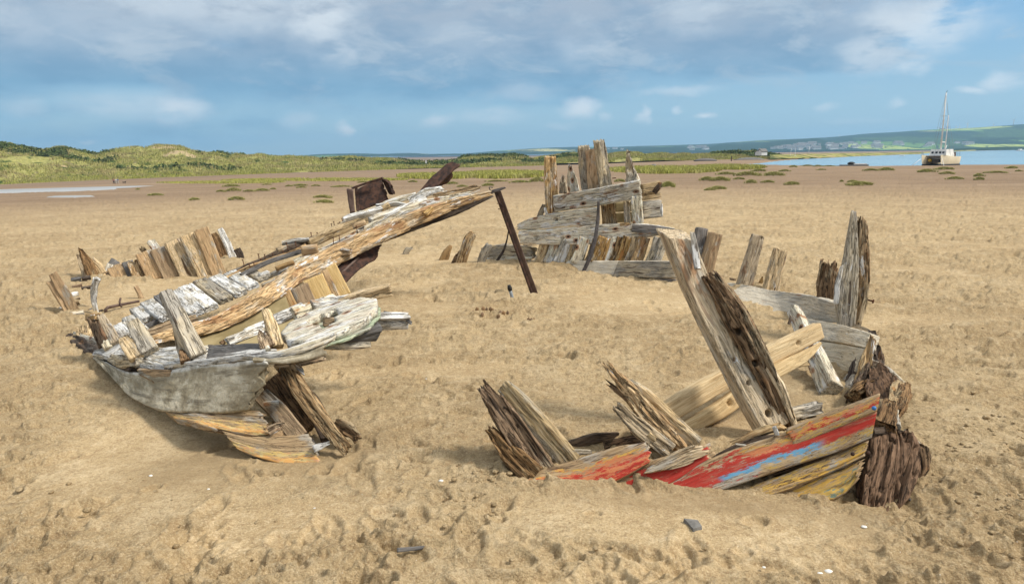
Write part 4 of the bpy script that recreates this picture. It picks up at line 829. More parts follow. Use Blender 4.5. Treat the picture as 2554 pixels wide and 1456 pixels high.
# inside frames seen through the torn end
timber('diagonal_frame', [P3(985, 690, 4.5), P3(1110, 880, 4.3), P3(1250, 1060, 4.12), P3(1425, 1262, 3.92)], [46, 48, 47, 40], M_ROTT, A, th=.7, roll=20, rot=.02, crack=.014, jag=.05)
timber('inner_frame', [P3(860, 900, 4.62), P3(970, 1010, 4.5), P3(1110, 1180, 4.35)], [40, 46, 44], M_TANB, A, th=.4, crack=.008, jag=.03)
timber('inner_frame', [P3(930, 800, 4.8), P3(1050, 950, 4.62), P3(1180, 1110, 4.45)], [60, 66, 50], M_ROT, A, th=.3, crack=.01)
timber('inner_frame', [P3(1030, 760, 4.7), P3(1190, 960, 4.5), P3(1290, 1180, 4.3)], [34, 40, 40], M_DARK, A, th=.5)
timber('rotten_knee', [P3(1330, 1075, 4.3), P3(1410, 1120, 4.2), P3(1480, 1190, 4.1)], [22, 44, 30], M_ROT, A, rot=.04, jag=.06)
timber('broken_chock', [P3(870, 955, 4.38), P3(972, 945, 4.40)], 14, M_PALER, A, rot=.006)
timber('rust_stained_splinter', [P3(1060, 700, 4.42), P3(1100, 735, 4.4), P3(1140, 768, 4.38)], [24, 18, 8], M_HONEY, A, jag=.04)
timber('under_rail', [P3(940, 700, 4.42), P3(1100, 690, 4.45), P3(1270, 655, 4.5)], [20, 22, 16], M_ROTT, A, th=1.2, jag=.05)
# wide covering boards lying on the hull side
patch('covering_board', [P1(640, 1100, 6.0), P1(740, 1090, 5.65), P3(150, 592, 5.35), P3(350, 580, 5.1), P3(530, 574, 4.98)], [P1(470, 1215, 5.72), P1(870, 1290, 5.2), P3(250, 724, 4.86), P3(400, 700, 4.72), P3(500, 686, 4.62)], .05, M_PALE, A, crack=.012, rough=.006)
patch('covering_board', [P3(520, 572, 4.98), P3(650, 572, 4.88), P3(780, 562, 4.82), P3(905, 565, 4.74)], [P3(440, 700, 4.68), P3(600, 680, 4.54), P3(760, 662, 4.45), P3(900, 640, 4.42)], .05, M_SLATE, A, crack=.006)
patch('covering_board', [P3(500, 668, 4.68), P3(640, 630, 4.66), P3(790, 600, 4.62), P3(960, 600, 4.52)], [P3(480, 700, 4.60), P3(640, 683, 4.50), P3(800, 664, 4.42), P3(960, 648, 4.36)], .05, M_PALE, A, crack=.01)
patch('sheer_batten', [P3(40, 690, 5.2), P3(150, 706, 5.0), P3(270, 705, 4.88), P3(420, 690, 4.75)], [P3(60, 722, 5.15), P3(150, 733, 4.96), P3(270, 730, 4.84), P3(420, 706, 4.70)], .05, M_PALE, A, jag=.05, crack=.008)
timber('broken_rail', [P1(255, 1060, 6.7), P1(370, 1115, 6.4), P1(500, 1200, 6.0), P1(680, 1290, 5.6), P1(880, 1330, 5.2)], [22, 30, 34, 38, 36], M_DARK, A, th=.9, rot=.035, rough=.01, jag=.04)
timber('broken_rail', [P1(270, 1040, 6.75), P1(390, 1085, 6.5), P1(520, 1130, 6.2), P1(640, 1120, 5.95)], [20, 24, 34, 30], M_PALER, A, th=.5, rot=.02, rough=.01)
timber('broken_rail', [P1(660, 1260, 5.5), P1(760, 1290, 5.3), P1(890, 1290, 5.12)], [26, 40, 26], M_GREY, A, th=.8, rot=.03, rough=.01)
patch('torn_white_sheet', [P1(485, 1185, 5.72), P1(600, 1150, 5.66), P1(735, 1112, 5.62)], [P1(510, 1205, 5.66), P1(610, 1245, 5.52), P1(740, 1135, 5.58)], .015, M_PALE, A, crack=.002, jag=.03)
# timber heads standing along the rail
timber('timber_head', [P3(450, 655, 4.78), P3(360, 480, 4.84), P3(300, 350, 4.9), P3(240, 238, 4.95)], [54, 52, 47, 38], M_GREY, A, th=.8, roll=24, jag=.02, crack=.012, rough=.006, cut=(0, 0))
timber('timber_head', [P3(385, 670, 4.78), P3(350, 560, 4.85), P3(315, 440, 4.92)], [34, 34, 22], M_GREY, A, th=.6, jag=.12, crack=.008)
timber('rotten_chock', [P3(370, 685, 4.72), P3(340, 600, 4.78)], [24, 10], M_ROT, A, jag=.03)
timber('timber_head', [P1(985, 1200, 5.2), P1(905, 1060, 5.28), P1(830, 925, 5.35)], [46, 42, 30], M_GREY, A, th=.5, jag=.02, crack=.01)
timber('timber_head', [P1(870, 1255, 5.15), P1(790, 1130, 5.24), P1(745, 1075, 5.3)], [34, 34, 26], M_TAN, A, th=.5, jag=.05)
timber('timber_head', [P1(690, 1120, 5.62), P1(620, 990, 5.7), P1(545, 865, 5.78)], [24, 24, 16], M_TAN, A, th=.5, jag=.03)
timber('timber_head', [P1(600, 1160, 5.7), P1(545, 1010, 5.78), P1(485, 880, 5.85)], [32, 36, 34], M_ROT, A, th=.7, rot=.04, jag=.05)
timber('rusted_cap', [P1(440, 890, 5.85), P1(530, 888, 5.8)], [16, 16], M_HONEY, A, th=1, rough=.012)
timber('timber_head', [P1(620, 1170, 5.6), P1(590, 1095, 5.64)], [20, 22], M_PALER, A, jag=.05)
timber('timber_head', [P3(960, 592, 4.6), P3(925, 470, 4.68), P3(880, 345, 4.76)], [34, 34, 22], M_TAN, A, th=.6, jag=.03, roll=15)
timber('timber_head', [P3(905, 605, 4.58), P3(870, 530, 4.64), P3(850, 470, 4.7)], [40, 30, 16], M_ROTT, A, th=.7, rot=.03, jag=.08)
timber('splinter', [P3(900, 610, 4.5), P3(890, 585, 4.52)], [14, 10], M_PALER, A, jag=.02)
timber('rotten_chock', [P3(600, 575, 5.0), P3(630, 545, 5.02)], [14, 10], M_ROT, A)
# bulkhead panel in the shade under the boom
patch('bulkhead_panel', [P3(350, 560, 5.75), P3(520, 480, 5.95), P3(720, 390, 6.25), P3(1010, 265, 6.7)], [P3(400, 640, 5.55), P3(560, 640, 5.7), P3(800, 590, 6.0), P3(1080, 470, 6.5)], .03, M_OLIVE, A, rough=.006, crack=0, jag=0)
for (x0, y0, x1, y1, Y, w, m) in ((1000, 240, 1075, 400, 6.72, 32, M_TANB), (1095, 205, 1180, 390, 6.82, 46, M_TANB), (1180, 150, 1275, 360, 6.95, 54, M_NEW), (1240, 110, 1340, 320, 7.05, 30, M_TANB), (1295, 75, 1395, 268, 7.12, 29, M_NEW)):
    timber('panel_board', [P3(x0, y0, Y), P3(x1, y1, Y-.05)], w, m, A, th=.16, crack=.002, rough=.002, jag=.01)
# the main boom and its neighbours
boom = [P1(990, 1100, 5.45), P1(1180, 1040, 5.65), P3(520, 475, 5.9), P3(720, 370, 6.2), P3(930, 250, 6.6), P2(480, 1010, 6.95), P2(720, 890, 7.25), P2(930, 790, 7.5), P2(1250, 640, 7.8), P2(1600, 490, 8.05), P2(1850, 400, 8.2), P2(2120, 325, 8.32)]
timber('boom', boom, [26, 36, 44, 48, 50, 50, 54, 54, 46, 40, 30, 12], M_HONEY, A, th=.8, roll=8, rough=.014, crack=.02, rot=.016, jag=.02, res=1.3)
timber('boom_upper_log', [P2(300, 1010, 7.1), P2(620, 850, 7.35), P2(850, 760, 7.6), P2(1150, 610, 7.9), P2(1420, 480, 8.1), P2(1680, 400, 8.25), P2(1980, 330, 8.4)], [16, 20, 24, 26, 28, 30, 16], M_PALER, A, th=.9, rough=.016, crack=.018, rot=.02, jag=.22)
timber('boom_upper_log', [P2(1650, 370, 8.45), P2(1850, 320, 8.5), P2(2060, 262, 8.55)], [22, 20, 14], M_ROTT, A, rot=.03, rough=.015, jag=.2)
timber('boom_upper_log', [P2(1450, 390, 8.5), P2(1600, 320, 8.55), P2(1760, 290, 8.6)], [20, 24, 16], M_PALE, A, rot=.03, rough=.015, jag=.15)
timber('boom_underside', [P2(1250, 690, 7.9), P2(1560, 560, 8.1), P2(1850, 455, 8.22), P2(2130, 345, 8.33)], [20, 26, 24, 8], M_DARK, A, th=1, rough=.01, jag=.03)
timber('boom_knot', [P2(860, 800, 7.42), P2(990, 805, 7.4)], [24, 20], M_HONEY, A, th=1, rot=.02, rough=.02)
timber('boom_knot', [P2(1580, 500, 7.95), P2(1640, 440, 7.98)], [20, 14], M_HONEY, A, th=1, rot=.02, rough=.02)
for q, w, m in (([P2(1000, 600, 7.78), P2(1110, 560, 7.8)], 14, M_HONEY),): timber('boom_knot', q, w, m, A, rough=.01)
timber('iron_tip', [P2(2080, 330, 8.30), P2(2160, 305, 8.32), P2(2235, 282, 8.34)], [8, 9, 4], M_IRON, A, th=.6, rough=.004)
timber('iron_tip', [P2(2110, 320, 8.30), P2(2095, 280, 8.3), P2(2130, 284, 8.3)], 3.2, M_IRON, A, th=1)
# rear rails of the deck
timber('deck_rail', [P2(0, 985, 7.2), P2(250, 880, 7.45), P2(470, 775, 7.7), P2(700, 690, 7.95)], [16, 15, 15, 14], M_DARK, A, th=.9, rough=.01)
timber('deck_rail', [P2(-30, 1010, 7.0), P2(200, 905, 7.25), P2(520, 800, 7.5), P2(620, 745, 7.65)], [8, 8, 8, 8], M_ROTT, A, th=.9, rough=.008)
timber('deck_rail', [P2(100, 990, 6.98), P2(320, 880, 7.2), P2(600, 790, 7.45)], [11, 12, 12], M_SLATE, A, th=.9)
timber('deck_beam', [P2(640, 740, 7.85), P2(800, 660, 8.0), P2(1050, 555, 8.2), P2(1300, 430, 8.4)], [26, 30, 28, 24], M_TAN, A, th=.7, roll=18, rough=.008, crack=.012)
timber('deck_beam', [P2(560, 760, 7.9), P2(740, 690, 8.05), P2(960, 560, 8.25), P2(1250, 420, 8.5), P2(1480, 350, 8.6)], [14, 15, 15, 15, 14], M_PALER, A, th=.8, rough=.012, rot=.01)
timber('deck_block', [P2(585, 790, 7.35), P2(725, 775, 7.4)], [26, 26], M_TANB, A, th=.7, roll=30, crack=.004, rough=.003)
timber('deck_block', [P2(380, 940, 7.1), P2(530, 880, 7.18)], [14, 14], M_TANB, A, th=.7, roll=30)
timber('deck_block', [P2(250, 1000, 6.95), P2(330, 970, 7.0)], [18, 20], M_PALE, A, th=.8, roll=20)
timber('deck_block', [P2(430, 735, 7.75), P2(530, 715, 7.78), P2(655, 700, 7.8)], [16, 18, 12], M_PALE, A, th=1.2, roll=40, rot=.015)
timber('deck_block', [P2(390, 790, 7.6), P2(480, 760, 7.7)], [14, 12], M_TAN, A, roll=20)
# pale cross boards near the boom tip
up = (0, .25, 1)
timber('pale_plank', [P2(1135, 555, 7.95), P2(1370, 470, 8.12), P2(1600, 390, 8.3)], [27, 28, 26], M_PALE, A, th=.75, roll=42, rough=.008, crack=.008, rot=.01)
timber('pale_plank', [P2(925, 545, 8.1), P2(1080, 500, 8.2), P2(1240, 455, 8.3)], [22, 24, 20], M_PALE, A, th=.75, roll=40, rough=.008, rot=.01)
timber('pale_plank', [P2(1190, 435, 8.45), P2(1350, 415, 8.4), P2(1500, 440, 8.3)], [14, 14, 12], M_PALE, A, th=.5, roll=40)
timber('pale_plank', [P2(1250, 410, 8.55), P2(1380, 370, 8.6), P2(1510, 335, 8.65)], [18, 20, 14], M_PALER, A, th=.8, roll=25, rot=.02)
# rusty plates
patch('rusty_plate', [P2(1030, 300, 8.9), P2(1150, 235, 8.98), P2(1245, 200, 9.05)], [P2(1050, 480, 8.8), P2(1180, 420, 8.9), P2(1290, 385, 8.95)], .025, M_RUST, A, rough=.012, crack=.0, fc=12, jag=.04)
patch('rusty_plate', [P2(1225, 210, 9.05), P2(1270, 225, 8.95)], [P2(1290, 345, 9.0), P2(1330, 350, 8.9)], .05, M_RUST, A, rough=.02, rot=.03, jag=.04)
timber('rusty_stanchion', [P2(1000, 490, 8.75), P2(985, 390, 8.78), P2(975, 290, 8.8)], [13, 14, 16], M_RUSTP, A, th=.8, rough=.008)
timber('rusty_stanchion', [P2(1045, 470, 8.8), P2(1035, 380, 8.85), P2(1025, 280, 8.9)], [11, 9, 9], M_RUST, A, th=.8, rough=.02, rot=.02)
timber('rusty_rim', [P2(990, 290, 8.8), P2(1120, 245, 8.85), P2(1245, 205, 8.9)], [5, 5, 6], M_RUST, A, th=1, rough=.01)
patch('rust_sheet', [P2(1520, 325, 8.7), P2(1640, 190, 8.85), P2(1760, 85, 9.0), P2(1800, 72, 9.02)], [P2(1570, 325, 8.6), P2(1690, 260, 8.7), P2(1800, 150, 8.85), P2(1868, 98, 8.92)], .02, M_RUST, A, rough=.015, crack=0, jag=.04, fc=14)
patch('rust_sheet', [P2(1640, 290, 8.75), P2(1740, 200, 8.85), P2(1805, 140, 8.9)], [P2(1690, 290, 8.9), P2(1770, 245, 8.95), P2(1805, 195, 9.0)], .02, M_RUST, A, rough=.02, crack=0, jag=.02, fc=14)
patch('rust_sheet', [P2(850, 930, 7.35), P2(1000, 830, 7.6), P2(1250, 730, 7.95)], [P2(935, 1055, 7.25), P2(1060, 930, 7.5), P2(1190, 860, 7.8)], .025, M_RUST, A, rough=.02, crack=0, jag=.05, fc=14)
timber('rust_brace', [P2(880, 1000, 7.3), P2(960, 920, 7.45), P2(1050, 840, 7.6)], 6, M_RUSTP, A)
# deck boards, each lying across the boom
bd = (at(*boom[8])-at(*boom[2])).normalized()
DB_ = [(690, 985, 780, 1075, 6.1, 5.75, 46, M_PALE), (790, 900, 960, 1050, 6.25, 5.8, 30, M_PALE), (890, 820, 985, 915, 6.45, 6.15, 44, M_PALE), (960, 765, 1130, 905, 6.55, 6.0, 34, M_PALE), (1075, 705, 1230, 860, 6.65, 6.1, 32, M_SLATE), (1200, 675, 1400, 865, 6.75, 6.12, 37, M_PALE), (1300, 632, 1530, 815, 6.85, 6.22, 37, M_PALE), (1425, 580, 1660, 745, 7.0, 6.4, 37, M_GREY), (1560, 545, 1790, 690, 7.1, 6.5, 35, M_PALE), (1690, 510, 1900, 625, 7.2, 6.65, 33, M_PALE)]
DB_ += [(1830, 478, 1990, 560, 7.3, 6.85, 26, M_GREY)]
for (x0, y0, x1, y1, Ya, Yb, w, m) in DB_:
    timber('deck_board', [P1(x0, y0, Ya), P1(x1, y1, Yb)], w, m, A, th=.42, wdir=bd, rough=.004, crack=.008, jag=.02, jagA=.02)
timber('deck_bearer', [P1(880, 1000, 5.95), P1(1200, 880, 6.15), P1(1400, 790, 6.4)], [12, 14, 14], M_SLATE, A, th=1)
timber('deck_bearer', [P1(960, 1040, 5.8), P1(1220, 950, 5.95), P1(1400, 900, 6.05)], [20, 22, 20], M_ROTT, A, th=1, rough=.01)
timber('deck_bearer', [P1(1000, 1120, 5.6), P1(1120, 1050, 5.72), P1(1260, 990, 5.85)], [14, 18, 18], M_PALER, A, th=1, rough=.01, rot=.015)
timber('deck_bearer', [P3(560, 410, 6.1), P3(760, 300, 6.4), P3(900, 215, 6.65)], [8, 8, 8], M_DARK, A, th=1)
# ring shaped board and the boards under it
def ring(name, c, a, b, th, hc, hr, mat):
    c = Vector(c); n_ = a.cross(b).normalized(); 
    if n_.z < 0: n_ = -n_
    V = []; F = []; G = []; nt_ = 110; nr = 10
    for i in range(nt_):
        t = 2*math.pi*i/nt_; e = 1+.02*math.sin(5*t+1)+.02*math.sin(11*t); ir = hr*(1+.22*math.sin(3*t)+.13*math.sin(7*t+2)); row = []
        for k in range(nr+1):
            f = k/nr; row.append((hc[0]+(ir*math.cos(t))*(1-f)+(math.cos(t)*e-hc[0])*f, hc[1]+ir*1.5*math.sin(t)*(1-f)+(math.sin(t)*e-hc[1])*f))
        L_ = [(x, y, 0) for x, y in row]+[(x*.995, y*.985, -1) for x, y in row[::-1]]
        for (x, y, z) in L_:
            gx = x*a.length; gy = y*b.length*1.0; dz = .006*float(fb(gx*6+3, gy*34, o=3))+.004*float(pn(gx*30, gy*50)); V.append(c+a*x+b*y+n_*(z*th+dz)); G.append((gx+3.3, gy, z*th))
    m = 2*(nr+1)
    for i in range(nt_):
        for k in range(m): F.append([i*m+k, i*m+(k+1) % m, ((i+1) % nt_)*m+(k+1) % m, ((i+1) % nt_)*m+k])
    me = mk(name, V, F, mat, A, {'grain': G, 'st': [(0, .5, 1)]*len(V)})
    bm = bmesh.new(); bm.from_mesh(me.data); bmesh.ops.recalc_face_normals(bm, faces=bm.faces); bm.to_mesh(me.data); bm.free(); return me
cR = at(*P3(1300, 402, 4.92)); aR = at(*P3(1580, 300, 5.15))-cR; bR = at(*P3(1262, 325, 5.28))-cR
ring('ring_board', cR, aR*1.03, bR, .055, (-.12, .06), .30, M_PALER)
timber('rotten_under_board', [P3(1100, 420, 5.1), P3(1340, 400, 5.2)], [34, 34], M_ROT, A, th=.2, wdir=(0, 1, .1))
cG = cR-Vector((0, 0, .055)); ring('green_backing_board', cG+aR*.10-bR*.12, aR*.98, bR, .014, (-.12, .1), .12, wood('faded_green_board', (.46, .46, .34), (.26, .33, .22), (.08, .07, .05), greyamt=.3))
for (x0, y0, x1, y1, Ya, Yb, w, m) in ((640, 560, 870, 470, 4.95, 5.3, 24, M_PALE), (760, 500, 1000, 400, 5.3, 5.55, 24, M_PALE), (900, 440, 1130, 340, 5.3, 5.6, 30, M_PALE), (1060, 380, 1330, 290, 5.35, 5.75, 32, M_PALER), (1180, 320, 1460, 280, 5.5, 5.7, 26, M_PALE)):
    timber('deck_side_board', [P3(x0, y0, Ya), P3(x1, y1, Yb)], w, m, A, th=.35, wdir=(0, .8, .35), rough=.006, crack=.008, jag=.02)
timber('end_beam', [P3(1330, 330, 5.6), P3(1500, 265, 5.65), P3(1690, 222, 5.7)], [34, 36, 36], M_TAN, A, th=.8, roll=22, rough=.005, crack=.012, jag=.03)
timber('end_baulk', [P3(1290, 540, 4.75), P3(1450, 520, 4.82), P3(1590, 490, 4.9)], [44, 48, 52], M_SLATE, A, th=1.0, roll=38, rough=.004, crack=.008, jag=.0, cut=(.02, 0))
timber('end_baulk', [P3(1330, 450, 5.05), P3(1600, 430, 5.12), P3(1805, 425, 5.2)], [44, 50, 46], M_PALE, A, th=.7, roll=36, rough=.006, crack=.012, rot=.008, jag=.03)
timber('end_baulk', [P3(1260, 590, 4.62), P3(1400, 590, 4.7), P3(1560, 572, 4.78)], [14, 18, 16], M_GREY, A, th=1, jag=.04)
timber('end_baulk', [P3(1250, 430, 4.95), P3(1400, 430, 5.0), P3(1520, 420, 5.05)], [26, 28, 22], M_ROTT, A, th=.8, rot=.015)
timber('capping_strip', [P3(1640, 372, 5.25), P3(1760, 395, 5.2), P3(1812, 440, 5.15)], [8, 9, 8], M_SLATE, A, th=1.6)
for i in range(26):
    f = random.random(); a = P2(150+1700*f, 1130-760*f, 6.9+1.5*f); L_ = random.uniform(25, 80); a2 = (a[0], a[1]+random.uniform(-8, 16), a[2]-.06)
    timber('splinter', [a2, (a2[0]+L_, a2[1]-L_*.42, a2[2]+L_*.0022)], [random.uniform(3, 7), 1.5], random.choice([M_PALE, M_HONEY, M_ROTT, M_DARK]), A, th=.6, jag=.03, rough=.006)
# standing nails along the rails
def nails(par, pts, hgt, tilt=0):
    for i, q in enumerate(pts):
        p = at(*q); h = hgt*(.7+.5*random.random()); t = p+Vector((tilt*h+random.uniform(-.1, .1)*h, 0, h))
        mk('nail', *join(tube([p-Vector((0, 0, .02)), t], .0045 if p.y > 6 else .003, 5), tube([t, t+(t-p).normalized()*.006], .011 if p.y > 6 else .007, 6)), M_NAIL, par)
nails(A, [P2(x, y, Y) for x, y, Y in ((835, 612, 8.2), (855, 606, 8.2), (885, 600, 8.22), (900, 598, 8.22), (925, 578, 8.25), (990, 560, 8.3), (1005, 555, 8.3), (670, 685, 8.0), (716, 678, 8.05), (1090, 628, 7.8), (1040, 640, 7.75), (845, 722, 7.5), (895, 700, 7.55), (248, 860, 7.5), (298, 866, 7.4), (265, 900, 7.3), (362, 850, 7.45), (208, 920, 7.2), (180, 948, 7.15), (550, 770, 7.6), (480, 780, 7.6), (130, 915, 7.3), (445, 830, 7.5))], .055, -.15)
# ================================================================ broken stern, centre
b0 = g(1440, 690)
B = thing('stern_wreck', 'upright broken stern of pale rust-stained planks with tall ragged posts', 'boat wreck', b0)
kw = dict(rough=.006, crack=.008)
patch('stern_plank', [P4(990, 562, 10.35), P4(1180, 530, 10.25), P4(1350, 500, 10.15), P4(1520, 468, 10.05), P4(1705, 432, 9.95)], [P4(1005, 700, 10.35), P4(1180, 672, 10.25), P4(1350, 650, 10.15), P4(1530, 618, 10.05), P4(1722, 590, 9.95)], .08, M_PALER, B, jag=.03, holes=((.32, .2, .025, .05), (.6, -.3, .025, .05)), **kw)
patch('stern_plank', [P4(690, 800, 10.55), P4(770, 755, 10.5), P4(930, 715, 10.4), P4(1130, 685, 10.25), P4(1365, 655, 10.12)], [P4(690, 850, 10.55), P4(770, 845, 10.5), P4(930, 835, 10.4), P4(1130, 815, 10.25), P4(1385, 795, 10.12)], .08, M_PALER, B, jag=.05, jagA=.06, holes=((.5, .1, .03, .06),), **kw)
patch('stern_plank', [P4(700, 853, 10.5), P4(950, 838, 10.38), P4(1340, 800, 10.1), P4(1620, 785, 9.95), P4(1800, 795, 9.85), P4(1990, 830, 9.75)], [P4(715, 962, 10.5), P4(950, 968, 10.38), P4(1340, 965, 10.1), P4(1570, 935, 9.95), P4(1780, 905, 9.85), P4(1985, 868, 9.75)], .09, M_PALER, B, jag=.03, jagA=.04, holes=((.12, 0, .03, .05), (.3, -.2, .025, .05), (.74, .3, .03, .05)), **kw)
timber('weathered_plank_end', [P4(1640, 830, 9.86), P4(1800, 840, 9.78), P4(1990, 850, 9.68)], [20, 24, 12], M_SLATE, B, th=.4, rot=.01)
patch('lower_plank', [P4(520, 1085, 11.1), P4(780, 1085, 10.7), P4(1235, 1090, 10.05), P4(1600, 1090, 9.6), P4(1990, 1092, 9.2)], [P4(540, 1150, 10.9), P4(780, 1185, 10.5), P4(1235, 1225, 9.9), P4(1600, 1240, 9.5), P4(1990, 1240, 9.15)], .09, M_TANG, B, **kw)
patch('dark_lower_plank', [P4(1530, 1095, 9.66), P4(1750, 1095, 9.38), P4(1995, 1097, 9.12)], [P4(1480, 1228, 9.60), P4(1700, 1236, 9.38), P4(1998, 1238, 9.05)], .03, M_GREY, B, rough=.002, crack=.003)
patch('dark_lower_plank', [P4(1560, 1232, 9.62), P4(1760, 1238, 9.35), P4(1995, 1240, 9.1)], [P4(1560, 1330, 9.5), P4(1760, 1350, 9.25), P4(1995, 1330, 9.05)], .08, M_SLATE, B, rough=.004)
timber('lower_plank', [P4(430, 1040, 11.3), P4(600, 1010, 11.0), P4(860, 1030, 10.6)], [34, 38, 28], M_GREY, B, th=.5, rot=.03, jag=.12, rough=.012)
timber('lower_plank', [P4(440, 1095, 11.15), P4(640, 1070, 10.9), P4(840, 1060, 10.6)], [14, 16, 12], M_PALER, B, rot=.02, jag=.05)
# posts
for name, pts, w, m, k in (
    ('tall_post', [(985, 720, 10.5), (975, 480, 10.5), (970, 236, 10.5)], [32, 33, 30], M_HONEY, dict(rot=.015, jag=.03)),
    ('tall_post', [(1165, 540, 10.6), (1145, 400, 10.6), (1128, 288, 10.6)], [30, 24, 9], M_PALER, dict(rot=.05, jag=.12)),
    ('tall_post', [(1075, 545, 10.7), (1075, 460, 10.7), (1080, 380, 10.7)], [22, 18, 10], M_GREY, dict(rot=.04, jag=.1)),
    ('tall_post', [(1290, 560, 10.5), (1265, 340, 10.5), (1240, 145, 10.5)], [34, 38, 30], M_GREY, dict(rot=.02, jag=.05)),
    ('tall_post', [(1330, 560, 10.4), (1320, 360, 10.4), (1300, 180, 10.4)], [30, 30, 28], M_TANB, dict(rot=.01, jag=.02)),
    ('tall_post', [(1440, 640, 10.3), (1410, 360, 10.3), (1370, 98, 10.3)], [38, 36, 32], M_GREY, dict(rot=.03, jag=.07, roll=12)),
    ('tall_post', [(1650, 470, 10.2), (1620, 320, 10.2), (1603, 165, 10.2)], [40, 22, 8], M_GREY, dict(rot=.04, jag=.12)),
    ('tall_post', [(1685, 460, 10.25), (1670, 400, 10.25), (1655, 340, 10.25)], [20, 16, 8], M_PALER, dict(rot=.03, jag=.06)),
    ('tall_post', [(1690, 800, 9.98), (1680, 660, 10.0), (1672, 560, 10.02)], [28, 28, 28], M_PALER, dict(rot=.02)),
    ('tall_post', [(1605, 790, 10.15), (1600, 700, 10.15), (1598, 600, 10.15)], [18, 17, 17], M_GREY, dict(rot=.02)),
    ('tall_post', [(1460, 800, 10.3), (1448, 700, 10.3), (1440, 620, 10.3)], [36, 34, 34], M_ROTT, dict(rot=.03)),
    ('leaning_stub', [(880, 740, 10.6), (905, 680, 10.6), (925, 630, 10.6)], [13, 14, 10], M_GREY, dict(jag=.04)),
    ('leaning_stub', [(945, 715, 10.45), (935, 690, 10.45), (930, 655, 10.45)], [10, 10, 8], M_PALE, dict(jag=.02))):
    timber(name, [P4(*q) for q in pts], w, m, B, th=.8, rough=.012, crack=.02, **k)
for (x, w, m, Y) in ((925, 26, M_TAN, 10.45), (1010, 30, M_PALER, 10.4), (1100, 34, M_PALE, 10.3), (1165, 20, M_TAN, 10.25), (1235, 30, M_PALER, 10.15), (1330, 20, M_ROTT, 10.1), (1400, 34, M_HONEY, 10.0), (1470, 26, M_PALER, 9.98), (1530, 22, M_ROTT, 9.95), (1600, 32, M_HONEY, 9.9), (1655, 22, M_TAN, 9.85), (1725, 30, M_HONEY, 9.8), (1840, 26, M_GREY, 9.7), (1890, 20, M_GREY, 9.62)):
    timber('frame_stub', [P4(x-55, 1120, Y), P4(x-15, 1020, Y+.02), P4(x+18, 900, Y+.05)], [w*1.05, w*.95, w], m, B, th=.8, rough=.012, crack=.018, rot=.02)
# inner planking seen behind
patch('inner_plank', [P4(1500, 620, 10.7), P4(1600, 610, 10.7), P4(1720, 600, 10.6)], [P4(1500, 700, 10.7), P4(1600, 695, 10.7), P4(1720, 690, 10.6)], .05, M_OLIVE, B, crack=.004)
patch('inner_plank', [P4(1500, 705, 10.7), P4(1600, 700, 10.7), P4(1720, 695, 10.6)], [P4(1500, 785, 10.7), P4(1600, 780, 10.7), P4(1720, 775, 10.6)], .05, M_OLIVE, B, crack=.004)
patch('side_plank', [P4(1724, 472, 10.1), P4(1800, 458, 10.12), P4(1882, 440, 10.15)], [P4(1726, 608, 10.1), P4(1800, 598, 10.12), P4(1885, 582, 10.15)], .10, M_TAN, B, rot=.015, jag=.05, **kw)
patch('side_plank', [P4(1726, 613, 10.1), P4(1800, 606, 10.12), P4(1890, 596, 10.15)], [P4(1728, 757, 10.1), P4(1800, 750, 10.12), P4(1888, 738, 10.15)], .10, M_GREY, B, jag=.02, **kw)
timber('rotten_plank_end', [P4(1820, 540, 10.08), P4(1850, 500, 10.08), P4(1875, 450, 10.08)], [14, 16, 10], M_DARK, B, rot=.03, jag=.05)
timber('white_lichen_edge', [P4(1885, 735, 10.05), P4(1880, 670, 10.05), P4(1886, 625, 10.05)], [4, 8, 4], M_PALE, B, rough=.02)
timber('iron_strap', [P4(1232, 1208, 9.85), P4(1290, 1080, 9.86), P4(1338, 930, 9.9), P4(1362, 760, 10.0), P4(1366, 605, 10.02)], [9.5, 9.5, 10, 9, 6], M_IRON, B, th=.4, rough=.003, crack=0)
timber('iron_strap', [P4(520, 1120, 10.9), P4(590, 1010, 10.8), P4(615, 930, 10.7), P4(630, 845, 10.6)], [8, 6, 4, 3], M_IRON, B, th=.5, rough=.003, crack=0)
timber('broken_splinters', [P4(1540, 800, 9.85), P4(1600, 792, 9.84), P4(1650, 800, 9.83)], [8, 10, 4], M_ROTT, B, rot=.01, jag=.05)
timber('iron_bolt', [P4(1480, 420, 10.25), P4(1512, 418, 10.2)], 2.4, M_NAIL, B); timber('iron_bolt', [P4(1720, 550, 9.9), P4(1768, 549, 9.85)], 1.6, M_NAIL, B); timber('iron_bolt', [P4(1612, 203, 10.1), P4(1630, 203, 10.05)], 2, M_NAIL, B)
timber('iron_bolt', [P4(1010, 665, 10.2), P4(1055, 668, 10.18), P4(1095, 655, 10.15)], [3, 3, 6], M_DARK, B); timber('iron_bolt', [P4(748, 968, 10.3), P4(860, 970, 10.2)], 2.4, M_IRON, B)
# steel post leaning on the boom tip
p = g(1338, 735); S = thing('steel_post', 'brown rusted steel angle post leaning under the boom tip', 'post', p)
Yb = p.y
timber('flange', [(1336, 741, Yb), (1241, 477, 8.36)], [19, 17], M_RUSTP, S, th=.18, roll=-22, rough=.0015, crack=0, jag=.0, cut=(.01, 0))
timber('web', [(1330, 741, Yb-.01), (1235.5, 479, 8.35)], [8, 7], M_RUST, S, th=1.2, roll=25, rough=.0015, crack=0, jag=0)
timber('rusted_patch', [P4(560, 620, 8.3), P4(590, 690, 8.3)], 5, M_RUST, S, rough=.004)
for q in (((556, 674, 8.4), (541, 668, 8.38)), ((540, 628, 8.4), (530, 624, 8.38))): timber('bolt', [P4(*a) for a in q], 2.4, M_NAIL, S)
